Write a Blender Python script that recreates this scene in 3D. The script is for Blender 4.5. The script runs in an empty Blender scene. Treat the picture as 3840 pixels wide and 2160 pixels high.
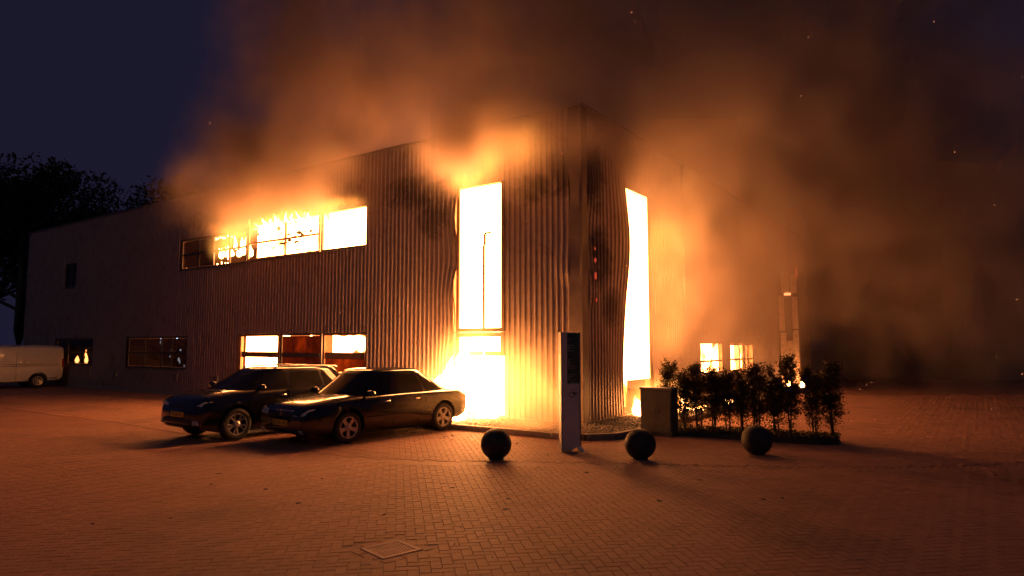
import bpy, bmesh, math, random
import numpy as np
from mathutils import Vector, Matrix, noise
PI = math.pi
random.seed(7)
rng = np.random.default_rng(7)
SC = bpy.context.scene
COL = SC.collection

# ------------------------------------------------------------------ camera
cam_d = bpy.data.cameras.new('camera')
cam = bpy.data.objects.new('camera', cam_d)
COL.objects.link(cam)
cam.location = (0, 0, 2.0)
cam.rotation_euler = (PI/2 + math.atan(57/665), 0, 0)
cam_d.sensor_width = 36
cam_d.lens = 36*665/1024
cam_d.clip_end = 600
cam_d.clip_start = 0.05
SC.camera = cam

# ------------------------------------------------------------------ world: late dusk
w = bpy.data.worlds.new('World')
SC.world = w
w.use_nodes = True
nt = w.node_tree
bg = nt.nodes['Background']
sky = nt.nodes.new('ShaderNodeTexSky')
sky.sky_type = 'NISHITA'
sky.sun_disc = False
sky.sun_elevation = math.radians(-4.0)
sky.sun_rotation = math.radians(170)
mixs = nt.nodes.new('ShaderNodeMixRGB')
mixs.blend_type = 'ADD'
mixs.inputs[0].default_value = 1
mulc = nt.nodes.new('ShaderNodeMixRGB')
mulc.blend_type = 'MULTIPLY'
mulc.inputs[0].default_value = 1
mulc.inputs[2].default_value = (.04, .04, .04, 1)
nt.links.new(sky.outputs[0], mulc.inputs[1])
nt.links.new(mulc.outputs[0], mixs.inputs[1])
mixs.inputs[2].default_value = (.108, .094, .25, 1)     # city glow in the night sky
nt.links.new(mixs.outputs[0], bg.inputs[0])
bg.inputs[1].default_value = 0.1
# faint moonlight from behind the camera
sd = bpy.data.lights.new('moonlight', 'SUN')
sd.energy = 0.05
sd.angle = math.radians(12)
sd.color = (.95, .90, 1.0)
sun = bpy.data.objects.new('moonlight', sd)
COL.objects.link(sun)
sun.rotation_euler = (math.radians(58), 0, math.radians(-12))

SC.view_settings.view_transform = 'Standard'
SC.view_settings.look = 'None'
SC.view_settings.exposure = 0
SC.view_settings.gamma = 1
SC.view_settings.use_curve_mapping = False
cy = SC.cycles
cy.max_bounces = 5
cy.diffuse_bounces = 3
cy.glossy_bounces = 2
cy.transmission_bounces = 4
cy.transparent_max_bounces = 12
cy.volume_bounces = 1
cy.sample_clamp_indirect = 3
cy.sample_clamp_direct = 0
cy.caustics_reflective = False
cy.caustics_refractive = False
cy.volume_step_rate = 2.0
cy.volume_max_steps = 96
cy.use_denoising = True
cy.denoiser = 'OPENIMAGEDENOISE'
try:
    cy.denoising_input_passes = 'RGB_ALBEDO_NORMAL'
except Exception:
    pass
cy.use_adaptive_sampling = True
cy.adaptive_threshold = 0.02

# ------------------------------------------------------------------ frame of the building
A = math.radians(55)
CX, CY = 1.72, 16.37
VX, VY = math.cos(A), math.sin(A)      # along the right wall (local x)
UX, UY = -math.sin(A), math.cos(A)     # along the left wall  (local y)


def W(lx, ly, z=0.0):
    """building frame -> world"""
    return Vector((CX + VX*lx + UX*ly, CY + VY*lx + UY*ly, z))


# ------------------------------------------------------------------ materials
FIRE = (1.0, 0.40, 0.085)


class N:
    """tiny node helper"""
    def __init__(s, name):
        s.m = bpy.data.materials.new(name)
        s.m.use_nodes = True
        s.t = s.m.node_tree
        s.t.nodes.clear()
        s.out = s.t.nodes.new('ShaderNodeOutputMaterial')

    def n(s, kind, **kw):
        nd = s.t.nodes.new(kind)
        for k, v in kw.items():
            setattr(nd, k, v)
        return nd

    def l(s, a, b):
        s.t.links.new(a, b)

    def val(s, inp, v):
        if hasattr(v, 'links') or isinstance(v, bpy.types.NodeSocket):
            s.l(v, inp)
        else:
            inp.default_value = v

    def math(s, op, a, b=0.0, c=0.0, clamp=False):
        nd = s.n('ShaderNodeMath', operation=op)
        nd.use_clamp = clamp
        s.val(nd.inputs[0], a)
        s.val(nd.inputs[1], b)
        s.val(nd.inputs[2], c)
        return nd.outputs[0]

    def noise(s, vec, scale, detail=3, rough=.55, dist=0.0):
        nd = s.n('ShaderNodeTexNoise')
        s.l(vec, nd.inputs['Vector'])
        nd.inputs['Scale'].default_value = scale
        nd.inputs['Detail'].default_value = detail
        nd.inputs['Roughness'].default_value = rough
        nd.inputs['Distortion'].default_value = dist
        return nd.outputs['Fac']

    def ramp(s, fac, pts):
        nd = s.n('ShaderNodeValToRGB')
        e = nd.color_ramp.elements
        while len(e) < len(pts):
            e.new(0.5)
        for i, (p, c) in enumerate(pts):
            e[i].position = p
            e[i].color = (c[0], c[1], c[2], 1) if len(c) == 3 else c
        s.l(fac, nd.inputs[0])
        return nd.outputs[0]

    def mix(s, fac, a, b, mode='MIX'):
        nd = s.n('ShaderNodeMixRGB', blend_type=mode)
        s.val(nd.inputs[0], fac)
        for i, x in ((1, a), (2, b)):
            if isinstance(x, bpy.types.NodeSocket):
                s.l(x, nd.inputs[i])
            else:
                nd.inputs[i].default_value = (x[0], x[1], x[2], 1)
        return nd.outputs[0]

    def coord(s, which='Object'):
        return s.n('ShaderNodeTexCoord').outputs[which]

    def pos(s):
        return s.n('ShaderNodeNewGeometry').outputs['Position']

    def bump(s, h, strength=.3, dist=.02):
        nd = s.n('ShaderNodeBump')
        nd.inputs['Strength'].default_value = strength
        nd.inputs['Distance'].default_value = dist
        s.l(h, nd.inputs['Height'])
        return nd.outputs[0]

    def bsdf(s, col, rough=.6, metal=0.0, spec=.5, normal=None, coat=0.0, alpha=None, trans=0.0):
        b = s.n('ShaderNodeBsdfPrincipled')
        if isinstance(col, bpy.types.NodeSocket):
            s.l(col, b.inputs['Base Color'])
        else:
            b.inputs['Base Color'].default_value = (col[0], col[1], col[2], 1)
        s.val(b.inputs['Roughness'], rough)
        s.val(b.inputs['Metallic'], metal)
        b.inputs['Specular IOR Level'].default_value = spec
        b.inputs['Coat Weight'].default_value = coat
        b.inputs['Coat Roughness'].default_value = .06
        b.inputs['Transmission Weight'].default_value = trans
        if normal is not None:
            s.l(normal, b.inputs['Normal'])
        if alpha is not None:
            s.val(b.inputs['Alpha'], alpha)
        return b

    def done(s, sh):
        s.l(sh.outputs[0] if hasattr(sh, 'outputs') else sh, s.out.inputs['Surface'])
        return s.m


def simple(name, col, rough=.6, metal=0.0, var=.25, scale=6, spec=.5, coat=0.0, bump=.15):
    k = N(name)
    p = k.coord()
    f = k.noise(p, scale, 4)
    c = k.ramp(f, [(.25, tuple(x*(1-var) for x in col)), (.75, tuple(min(1, x*(1+var)) for x in col))])
    f2 = k.noise(p, scale*6, 3)
    nr = k.bump(f2, bump, .006) if bump else None
    r = k.math('MULTIPLY_ADD', f, .18, rough-.09, clamp=True)
    return k.done(k.bsdf(c, r, metal, spec, nr, coat))


def emis(name, col, strength):
    k = N(name)
    e = k.n('ShaderNodeEmission')
    e.inputs[0].default_value = (*col, 1)
    e.inputs[1].default_value = strength
    return k.done(e)


def fire_mat(name, hi, lo=1.5, thr=.42, soft=.12, scale=1.6, sz=.45, seed=0.0):
    """flames: near-white tongues over deep orange, stretched upwards"""
    k = N(name)
    mp = k.n('ShaderNodeMapping')
    k.l(k.coord(), mp.inputs[0])
    mp.inputs['Location'].default_value = (seed, seed*1.7, seed*.6)
    mp.inputs['Scale'].default_value = (1, 1, sz)
    f = k.noise(mp.outputs[0], scale, 5, .6, .8)
    mr = k.n('ShaderNodeMapRange', interpolation_type='SMOOTHSTEP')
    k.l(f, mr.inputs[0])
    mr.inputs[1].default_value = thr-soft
    mr.inputs[2].default_value = thr+soft
    mr.inputs[3].default_value = lo
    mr.inputs[4].default_value = hi
    col = k.ramp(k.math('DIVIDE', mr.outputs[0], hi), [(0, (1, .16, .018)), (.25, (1, .28, .045)), (1, (1, .35, .098))])
    e = k.n('ShaderNodeEmission')
    k.l(col, e.inputs[0])
    k.l(mr.outputs[0], e.inputs[1])
    return k.done(e)


def mat_cladding():
    k = N('steel_cladding')
    p = k.coord()
    sx = k.n('ShaderNodeSeparateXYZ')
    k.l(p, sx.inputs[0])
    x, y, z = sx.outputs

    def blob(cx, cy, cz, rx, ry, rz):
        a = k.math('POWER', k.math('DIVIDE', k.math('SUBTRACT', x, cx), rx), 2)
        b = k.math('POWER', k.math('DIVIDE', k.math('SUBTRACT', y, cy), ry), 2)
        c = k.math('POWER', k.math('DIVIDE', k.math('SUBTRACT', z, cz), rz), 2)
        q = k.math('ADD', k.math('ADD', a, b), c)
        return k.math('MAXIMUM', k.math('SUBTRACT', 1.0, q), 0.0)
    s = None
    for b in [(0, 5.6, 6.6, 1, 1.5, .75), (0, 4.9, 5.6, 1, .8, .7), (0, 1.5, 6.1, 1, .9, .5), (0, .5, 6.6, 1, .5, 1.0),
              (.6, 0, 6.4, .9, 1, 1.3), (.9, 0, 4.2, .8, 1, 1.1), (1.6, 0, 3.0, .7, 1, .7), (0, 10, 7.0, 1, 2.5, .7),
              (0, 15, 6.9, 1, 4, .7), (4.2, 0, 7.3, 2.2, 1, .8)]:
        q = blob(*b)
        s = q if s is None else k.math('MAXIMUM', s, q)
    f = k.noise(p, 1.3, 6, .65, 1.5)
    f2 = k.noise(p, 5.0, 4, .6)
    so = k.math('MULTIPLY', k.math('SUBTRACT', k.math('MULTIPLY_ADD', s, .45, f), .56), 3.2, clamp=True)
    base = k.ramp(f2, [(.3, (.25, .185, .165)), (.7, (.38, .285, .255))])
    rust = k.ramp(f, [(.4, (.30, .225, .20)), (.75, (.20, .11, .085))])
    base = k.mix(.45, base, rust)
    c = k.mix(k.math('MULTIPLY', so, .66), base, (.018, .014, .013))
    r = k.math('MULTIPLY_ADD', so, .35, .36, clamp=True)
    r = k.math('MULTIPLY_ADD', f2, .15, r)
    met = k.math('MULTIPLY_ADD', so, -.25, .30, clamp=True)
    return k.done(k.bsdf(c, r, met, .5, k.bump(k.noise(p, 2.2, 3), .25, .02)))


def mat_paver(name, tint=(1, 1, 1), obj_rand=False):
    k = N(name)
    p = k.pos()
    f = k.noise(p, .45, 4)
    g = k.noise(p, 60, 3, .7)
    w_ = k.noise(p, 2.6, 4, .6, .4)
    if obj_rand:
        ri = k.n('ShaderNodeObjectInfo').outputs['Random']
    else:
        ri = k.n('ShaderNodeNewGeometry').outputs['Random Per Island']
    c = k.ramp(ri, [(0, (0.240, 0.108, 0.072)), (.2, (0.315, 0.150, 0.099)), (.6, (0.375, 0.180, 0.117)), (.85, (0.285, 0.135, 0.090)), (1, (0.450, 0.225, 0.150))])
    c = k.mix(.55, c, k.ramp(w_, [(.3, (0.195, 0.093, 0.063)), (.7, (0.435, 0.210, 0.138))]))
    c = k.mix(.5, c, k.ramp(g, [(.3, (0.180, 0.090, 0.063)), (.72, (0.510, 0.262, 0.180))]))
    c = k.mix(1, c, tint, 'MULTIPLY')
    st = k.math('MULTIPLY', k.math('SUBTRACT', f, .52), 5, clamp=True)
    c = k.mix(k.math('MULTIPLY', st, .5), c, (.08, .045, .035))
    r = k.math('MULTIPLY_ADD', g, .3, .62, clamp=True)
    return k.done(k.bsdf(c, r, 0, .4, k.bump(g, .6, .004)))


def mat_smoke(dens, aniso=.25, col=(.84, .67, .56)):
    k = N('smoke')
    v = k.n('ShaderNodeVolumePrincipled')
    v.inputs['Color'].default_value = (*col, 1)
    v.inputs['Density'].default_value = dens
    v.inputs['Anisotropy'].default_value = aniso
    k.l(v.outputs[0], k.out.inputs['Volume'])
    return k.m


def mat_flame_smoke_glow(strength, col=(1, .36, .06)):
    k = N('flame_and_smoke_glow')
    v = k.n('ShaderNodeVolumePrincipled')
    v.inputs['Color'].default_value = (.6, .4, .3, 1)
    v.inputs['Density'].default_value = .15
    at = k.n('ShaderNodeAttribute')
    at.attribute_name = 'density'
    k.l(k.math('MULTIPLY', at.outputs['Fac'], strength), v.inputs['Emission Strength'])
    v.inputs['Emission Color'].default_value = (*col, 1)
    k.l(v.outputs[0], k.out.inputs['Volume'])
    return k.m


M = {}
M['clad'] = mat_cladding()
M['corner'] = simple('corner_flashing', (.15, .11, .10), .5, .2, .4, 1.5)
M['board_pale'] = simple('pale_board', (.78, .60, .45), .8)  # albedo raised to stand in for firelight on the bay
M['trim'] = simple('steel_trim', (.22, .20, .19), .4, .6)
M['frame'] = simple('window_frame_metal', (.10, .09, .085), .45, .5)
M['frame_hot'] = simple('scorched_frame_metal', (.28, .16, .10), .5, .3)
M['frame_thick'] = simple('burnt_frame', (.16, .08, .045), .8)
M['dark'] = simple('charred_surface', (.03, .024, .02), .8)
M['interior'] = simple('sooty_plaster', (.22, .13, .08), .9)
M['concrete'] = simple('concrete', (.26, .22, .19), .85)
M['kerb'] = simple('kerb_concrete', (.17, .14, .12), .8)
M['ground'] = simple('ground_soil', (.06, .045, .036), .9)
M['joint'] = simple('joint_sand', (.03, .02, .016), .95)
M['paver'] = mat_paver('clay_paver')
M['paver1'] = mat_paver('clay_paver_single', obj_rand=True)
M['paver_dark'] = mat_paver('dark_paver', (.45, .42, .42))
M['iron'] = simple('cast_iron', (.42, .27, .21), .7, .1)
M['iron_dark'] = simple('cast_iron_dark', (.02, .016, .014), .7, .3)
M['globe'] = simple('dark_painted_concrete', (.03, .025, .025), .6, 0, .3, 9, .3, .0, .4)
M['rubber'] = simple('rubber', (.015, .014, .014), .8)
M['rim'] = simple('alloy', (.42, .38, .37), .3, .5, .05)
M['rim_dark'] = simple('wheel_well', (.012, .011, .011), .8)
M['lamp_glass'] = simple('lamp_glass', (.55, .50, .50), .15, .2, .5, 40)
M['chrome'] = simple('chrome', (.65, .62, .6), .15, .95, .05)
M['plastic'] = simple('black_plastic', (.02, .019, .019), .5)
M['plate'] = simple('number_plate', (.85, .45, .03), .5, 0, .05, bump=0)
M['plate_ink'] = simple('plate_ink', (.02, .018, .015), .6, bump=0)
M['bark'] = simple('bark', (.06, .045, .035), .9)
M['soil'] = simple('dark_soil', (.035, .026, .02), .95)


def paint(name, col):
    k = N(name)
    p = k.coord()
    f = k.noise(p, 2, 3)
    g = k.noise(p, 90, 2)
    c = k.ramp(f, [(.3, tuple(x*.8 for x in col)), (.7, tuple(x*1.15 for x in col))])
    r = k.math('MULTIPLY_ADD', g, .12, .14)
    return k.done(k.bsdf(c, r, .25, .5, None, 1.0))


M['paint_black'] = paint('black_car_paint', (.006, .006, .009))
M['paint_navy'] = paint('dark_blue_car_paint', (.006, .006, .013))
M['paint_white'] = simple('white_van_paint', (.62, .58, .55), .35, 0, .08, 3, .5, .5, .0)


def glass(name, tint, rough=.03, alpha=.75):
    k = N(name)
    b = k.bsdf(tint, rough, 0, .6)
    tr = k.n('ShaderNodeBsdfTransparent')
    tr.inputs[0].default_value = (.55, .5, .45, 1)
    mx = k.n('ShaderNodeMixShader')
    mx.inputs[0].default_value = alpha
    k.l(tr.outputs[0], mx.inputs[1])
    k.l(b.outputs[0], mx.inputs[2])
    return k.done(mx)


M['car_glass'] = glass('tinted_car_glass', (.02, .018, .016), .03, .62)
M['pane'] = glass('window_glass', (.02, .018, .016), .05, .45)


def sooty_pane():
    k = N('sooty_glass')
    f = k.noise(k.coord(), 3.5, 4)
    tl = k.n('ShaderNodeBsdfTranslucent')
    k.l(k.ramp(f, [(.3, (.10, .045, .02)), (.7, (.22, .10, .04))]), tl.inputs[0])
    b = k.bsdf((.05, .03, .02), .25)
    mx = k.n('ShaderNodeMixShader')
    mx.inputs[0].default_value = .35
    k.l(tl.outputs[0], mx.inputs[1])
    k.l(b.outputs[0], mx.inputs[2])
    return k.done(mx)


M['pane_soot'] = sooty_pane()
M['fire_full'] = fire_mat('fire_white_hot', 48, 30, .40, .15, 1.1)
M['fire_mixed'] = fire_mat('fire_mixed', 42, 4.0, .45, .10, 1.5, .6, 3.1)
M['fire_low'] = fire_mat('fire_low', 24, .35, .56, .05, 2.2, .5, 8.3)
M['fire_door'] = fire_mat('fire_door', 118, 62, .40, .15, 1.1)
M['fire_right'] = fire_mat('fire_right', 22, 14, .40, .15, 1.1)
M['fire_deep'] = fire_mat('fire_deep', 20, 1.5, .47, .10, .8, .6, 5.0)
M['ember'] = emis('ember_glow', (1, .35, .12), 3.0)
M['ember_red'] = emis('ember_red', (1, .10, .04), .55)
M['reflection_white'] = emis('reflection_white', (.62, .72, 1.0), 3.2)


def leaf_mat(name, c0, c1):
    k = N(name)
    ri = k.n('ShaderNodeNewGeometry').outputs['Random Per Island']
    c = k.ramp(ri, [(0, c0), (1, c1)])
    b = k.bsdf(c, .6, 0, .3)
    tl = k.n('ShaderNodeBsdfTranslucent')
    k.l(c, tl.inputs[0])
    mx = k.n('ShaderNodeMixShader')
    mx.inputs[0].default_value = .3
    k.l(b.outputs[0], mx.inputs[1])
    k.l(tl.outputs[0], mx.inputs[2])
    return k.done(mx)


M['leaf'] = leaf_mat('hedge_leaf', (.05, .042, .018), (.12, .09, .04))
M['leaf_far'] = leaf_mat('far_leaf', (.03, .04, .018), (.06, .06, .03))


# ------------------------------------------------------------------ mesh helpers
class MB:
    def __init__(s):
        s.v = []
        s.f = []

    def add(s, vs, fs):
        o = len(s.v)
        s.v += [tuple(v) for v in vs]
        s.f += [tuple(i+o for i in f) for f in fs]
        return s

    def box(s, x0, x1, y0, y1, z0, z1, mt=None):
        vs = [Vector((x, y, z)) for z in (z0, z1) for y in (y0, y1) for x in (x0, x1)]
        if mt is not None:
            vs = [mt @ v for v in vs]
        return s.add(vs, [(0, 2, 3, 1), (4, 5, 7, 6), (0, 1, 5, 4), (2, 6, 7, 3), (0, 4, 6, 2), (1, 3, 7, 5)])

    def tube(s, pts, rad, seg=8, cap=True):
        """pts list of Vector, rad list or number"""
        if not isinstance(rad, (list, tuple)):
            rad = [rad]*len(pts)
        rings = []
        up = Vector((0, 0, 1))
        for i, p in enumerate(pts):
            d = (pts[min(i+1, len(pts)-1)] - pts[max(i-1, 0)])
            d = d.normalized() if d.length > 1e-9 else up
            a = d.cross(up)
            if a.length < 1e-3:
                a = Vector((1, 0, 0))
            a.normalize()
            b = d.cross(a).normalized()
            rings.append([p + (a*math.cos(t)+b*math.sin(t))*rad[i] for t in [2*PI*q/seg for q in range(seg)]])
        o = []
        for r in rings:
            o += r
        fs = []
        for i in range(len(pts)-1):
            for q in range(seg):
                fs.append((i*seg+q, i*seg+(q+1) % seg, (i+1)*seg+(q+1) % seg, (i+1)*seg+q))
        if cap:
            fs.append(tuple(range(seg))[::-1])
            fs.append(tuple((len(pts)-1)*seg+q for q in range(seg)))
        return s.add(o, fs)

    def lathe(s, prof, seg=24, mt=None, a0=0, a1=2*PI):
        """prof: (r, z) list about Z"""
        vs, fs = [], []
        full = abs(a1-a0-2*PI) < 1e-6
        n = seg if full else seg+1
        for q in range(n):
            t = a0+(a1-a0)*q/seg
            for r, z in prof:
                v = Vector((r*math.cos(t), r*math.sin(t), z))
                vs.append(mt @ v if mt is not None else v)
        m = len(prof)
        for q in range(seg):
            q2 = (q+1) % n
            for i in range(m-1):
                fs.append((q*m+i, q2*m+i, q2*m+i+1, q*m+i+1))
        return s.add(vs, fs)

    def mesh(s, name, mat=None, smooth=False):
        me = bpy.data.meshes.new(name)
        me.from_pydata(s.v, [], s.f)
        if mat is not None:
            me.materials.append(mat)
        if smooth:
            me.polygons.foreach_set('use_smooth', [True]*len(me.polygons))
        me.update()
        return me

    def build(s, name, mat, parent=None, smooth=False, bevel=0):
        return link(name, s.mesh(name, mat, smooth), parent, bevel)


def link(name, me, parent=None, bevel=0):
    o = bpy.data.objects.new(name, me)
    COL.objects.link(o)
    if parent is not None:
        o.parent = parent
    if bevel:
        b = o.modifiers.new('bevel', 'BEVEL')
        b.width = bevel
        b.segments = 2
        b.limit_method = 'ANGLE'
    return o


def tag(o, label=None, cat=None, group=None, kind=None):
    if label:
        o['label'] = label
    if cat:
        o['category'] = cat
    if group:
        o['group'] = group
    if kind:
        o['kind'] = kind
    return o


def empty(name, loc=(0, 0, 0), rz=0.0):
    o = bpy.data.objects.new(name, None)
    COL.objects.link(o)
    o.location = loc
    o.rotation_euler = (0, 0, rz)
    o.empty_display_size = .2
    return o


def np_mesh(name, verts, quads, mat, smooth=False):
    me = bpy.data.meshes.new(name)
    verts = np.asarray(verts, dtype=np.float32)
    quads = np.asarray(quads, dtype=np.int32)
    me.vertices.add(len(verts))
    me.vertices.foreach_set('co', verts.ravel())
    k = quads.shape[1]
    me.loops.add(quads.size)
    me.loops.foreach_set('vertex_index', quads.ravel())
    me.polygons.add(len(quads))
    me.polygons.foreach_set('loop_start', np.arange(0, quads.size, k, dtype=np.int32))
    me.polygons.foreach_set('loop_total', np.full(len(quads), k, dtype=np.int32))
    me.update(calc_edges=True)
    me.materials.append(mat)
    if smooth:
        me.polygons.foreach_set('use_smooth', [True]*len(quads))
    else:
        me.shade_flat()
    return me


def children(o, allobs=None):
    return [c for c in (allobs or COL.objects) if c.parent == o]


def copy_tree(o, parent=None):
    c = o.copy()
    COL.objects.link(c)
    c.parent = parent
    for ch in list(o.children):
        copy_tree(ch, c)
    return c


# ------------------------------------------------------------------ ground
MB().add([(-160, -60, -.05), (160, -60, -.05), (160, 260, -.05), (-160, 260, -.05)], [(0, 1, 2, 3)]).build('ground', M['ground'])
bpy.data.objects['ground']['kind'] = 'structure'

# curved gutter between the square and the parking strip
GUT = [(-26, 27.6), (-16.05, 21.09), (-11.59, 18.18), (-8.83, 16.21), (-7.6, 15.28), (-5.2, 13.55), (-3.7, 12.45), (-2.49, 11.83), (-1.2, 11.58), (.28, 11.48), (2.07, 11.29), (4.5, 11.0), (7.5, 11.1), (12, 12.5), (20, 16)]
gx = np.array([g[0] for g in GUT])
gy = np.array([g[1] for g in GUT])


def gut_y(x):
    return np.interp(x, gx, gy)


def herring(ox, oy, ang, x0, x1, y0, y1, a=.105):
    """paver centres, dirs for a 90 degree herringbone inside the box (frame rotated by ang)"""
    i0, i1 = int(math.floor(x0/a)), int(math.ceil(x1/a))
    j0, j1 = int(math.floor(y0/a)), int(math.ceil(y1/a))
    I, J = np.meshgrid(np.arange(i0, i1), np.arange(j0, j1), indexing='ij')
    r = (I-J) % 4
    H = r == 0
    Vv = r == 3
    cx = np.concatenate([(I[H]+1)*a, (I[Vv]+.5)*a])
    cy_ = np.concatenate([(J[H]+.5)*a, (J[Vv]+1)*a])
    isv = np.concatenate([np.zeros(H.sum(), bool), np.ones(Vv.sum(), bool)])
    c, s = math.cos(ang), math.sin(ang)
    return ox+cx*c-cy_*s, oy+cx*s+cy_*c, ang+np.where(isv, PI/2, 0.0)


PHX, PHY, GAP, BV = .105, .0525, .0032, .0035


def pavers_mesh(name, px, py, pa, mat, z=0.0, jit=.0007):
    n = len(px)
    hx, hy = PHX-GAP, PHY-GAP
    tmpl = np.array([[-hx, -hy, -.007], [hx, -hy, -.007], [hx, hy, -.007], [-hx, hy, -.007],
                     [-hx+BV, -hy+BV, 0], [hx-BV, -hy+BV, 0], [hx-BV, hy-BV, 0], [-hx+BV, hy-BV, 0]])
    V = np.repeat(tmpl[None], n, 0)
    tz = rng.normal(0, jit, (n, 1))
    tiltx = rng.normal(0, .003, (n, 1))
    tilty = rng.normal(0, .004, (n, 1))
    Z = V[:, :, 2] + tz + V[:, :, 0]*tiltx + V[:, :, 1]*tilty + z
    c, s = np.cos(pa)[:, None], np.sin(pa)[:, None]
    X = px[:, None] + V[:, :, 0]*c - V[:, :, 1]*s
    Y = py[:, None] + V[:, :, 0]*s + V[:, :, 1]*c
    verts = np.stack([X, Y, Z], -1).reshape(-1, 3)
    f = np.array([[4, 5, 6, 7], [0, 1, 5, 4], [1, 2, 6, 5], [2, 3, 7, 6], [3, 0, 4, 7]])
    F_ = (f[None] + (np.arange(n)*8)[:, None, None]).reshape(-1, 4)
    return np_mesh(name, verts, F_, mat)


def sheet_poly(name, pts, z, mat, kind='structure'):
    o = MB().add([(x, y, z) for x, y in pts], [tuple(range(len(pts)))]).build(name, mat)
    if kind:
        o['kind'] = kind
    return o


def far_paving_mat():
    k = N('far_paving')
    p = k.pos()
    mp = k.n('ShaderNodeMapping')
    k.l(p, mp.inputs[0])
    mp.inputs['Rotation'].default_value = (0, 0, -A)
    br = k.n('ShaderNodeTexBrick')
    k.l(mp.outputs[0], br.inputs['Vector'])
    br.inputs['Scale'].default_value = 1
    br.inputs['Brick Width'].default_value = .21
    br.inputs['Row Height'].default_value = .105
    br.inputs['Mortar Size'].default_value = .006
    br.inputs['Color1'].default_value = (.31, .15, .10, 1)
    br.inputs['Color2'].default_value = (.38, .19, .13, 1)
    br.inputs['Mortar'].default_value = (.07, .05, .04, 1)
    c = k.mix(.4, br.outputs[0], k.ramp(k.noise(p, 1.2, 5), [(.3, (.18, .09, .065)), (.7, (.40, .20, .14))]))
    return k.done(k.bsdf(c, .75, 0, .3, k.bump(br.outputs['Fac'], -.4, .01)))


M['far_paving'] = far_paving_mat()
sheet_poly('paved_area', [(-70, -12), (60, -12), (60, 75), (-70, 75)], -.0075, M['far_paving'])

# herringbone square (aligned about with the line of sight) and the parking strip beyond the gutter
road = empty('paved_square')
tag(road, kind='structure')
DR = (-1.19, 6.74)
DRA = math.radians(42)


def in_drain(x, y, m=.0):
    dx, dy = x-DR[0], y-DR[1]
    c, s = math.cos(-DRA), math.sin(-DRA)
    u, v = dx*c-dy*s, dx*s+dy*c
    return (np.abs(u) < .30+m) & (np.abs(v) < .30+m)


px, py, pa = herring(0, 5, math.radians(9.7), -14, 15, -3, 13)
keep = (py < gut_y(px)-.16) & (py > 4.4) & (np.abs(px) < py*.80+1.5) & ~in_drain(px, py, .05)
px, py, pa = px[keep], py[keep], pa[keep]
# the 300 that show largest in the photograph: nearest and inside the frame
vis = (py > 5.98) & (np.abs(px) < py*.765)
dist = np.where(vis, py + np.abs(px)*.04, 1e9)
order = np.argsort(dist)
near = order[:300]
rest = order[300:]
one = pavers_mesh('paver', np.array([0.]), np.array([0.]), np.array([0.]), M['paver1'], 0, 0)
for q in near:
    o = bpy.data.objects.new('paver', one)
    o.location = (px[q], py[q], rng.normal(0, .0007))
    o.rotation_euler = (rng.normal(0, .004), rng.normal(0, .003), pa[q])
    o.parent = road
    COL.objects.link(o)
o = link('paver_field', pavers_mesh('paver_field', px[rest], py[rest], pa[rest], M['paver']), road)
tag(o, kind='stuff')

# parking strip: stretcher-laid pavers along the building
qx, qy, qa = herring(CX, CY, A+PI/4, -34, 30, -34, 22)
dx, dy = qx-CX, qy-CY
lx = dx*VX+dy*VY
ly = dx*UX+dy*UY
keep = (qy > gut_y(qx)+.16) & (qy < 27) & (np.abs(qx) < qy*.80+.6)
keep &= ~((lx > -2.0) & (ly > -1.9) & (lx < 40))
keep &= (lx < 40)
qx, qy, qa = qx[keep], qy[keep], qa[keep]
o = link('parking_paver_field', pavers_mesh('parking_paver_field', qx, qy, qa, M['paver'], .0), road)
tag(o, kind='stuff')

# gutter: a row of dark stones laid in line, a little lower, with open joints at both sides
seg_pts = []
t = 0
P = [Vector((x, y, 0)) for x, y in GUT]
dense = []
for i in range(len(P)-1):
    n = max(2, int((P[i+1]-P[i]).length/.21))
    for j in range(n):
        dense.append(P[i].lerp(P[i+1], j/n))
gpx = np.array([p.x for p in dense[:-1]])
gpy = np.array([p.y for p in dense[:-1]])
gpa = np.array([math.atan2(dense[i+1].y-dense[i].y, dense[i+1].x-dense[i].x) for i in range(len(dense)-1)])
m_ = (gpy < 23) & (gpx > -19) & (gpx < 16)
o = link('gutter_stones', pavers_mesh('gutter_stones', gpx[m_], gpy[m_], gpa[m_], M['paver_dark'], -.010), road)
tag(o, kind='stuff')

# drain grate set diagonally
dr = empty('drain_grate', (DR[0], DR[1], 0), DRA)
tag(dr, 'square cast iron drain grate set diagonally in the herringbone paving', 'drain grate')
b = MB()
for i in range(4):
    mt = Matrix.Rotation(i*PI/2, 4, 'Z')
    b.box(-.22, .175, -.22, -.175, -.03, .004, mt)
b.build('grate_frame', M['iron'], dr, bevel=.003)
for i in range(13):
    x = -.156+i*.026
    MB().box(x-.0075, x+.0075, -.172, .172, -.024, .001).build('bar', M['iron'], dr)
MB().box(-.174, .174, -.012, .012, -.023, -.001).build('cross_bar', M['iron'], dr)
MB().box(-.2, .2, -.2, .2, -.034, -.0305).build('pit_floor', M['iron_dark'], dr)
for i in range(4):
    for j in range(2):
        o = link('edging_stone', one if (i+j) else one, dr)
        mt = Matrix.Rotation(i*PI/2, 4, 'Z')
        c_ = mt @ Vector((-.118+.215*j-.04, -.275, 0))
        o.location = (c_.x, c_.y, -.003)
        o.rotation_euler = (0, 0, i*PI/2)

# ------------------------------------------------------------------ kerb and gravel bed round the building
KB = [(-2.0, 9.5), (-2.0, 2.5), (-1.98, -.35), (-1.8, -1.05), (-1.35, -1.5), (-.6, -1.62), (.2, -1.60), (3.5, -1.6), (9, -1.6), (20, -1.6)]


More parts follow.
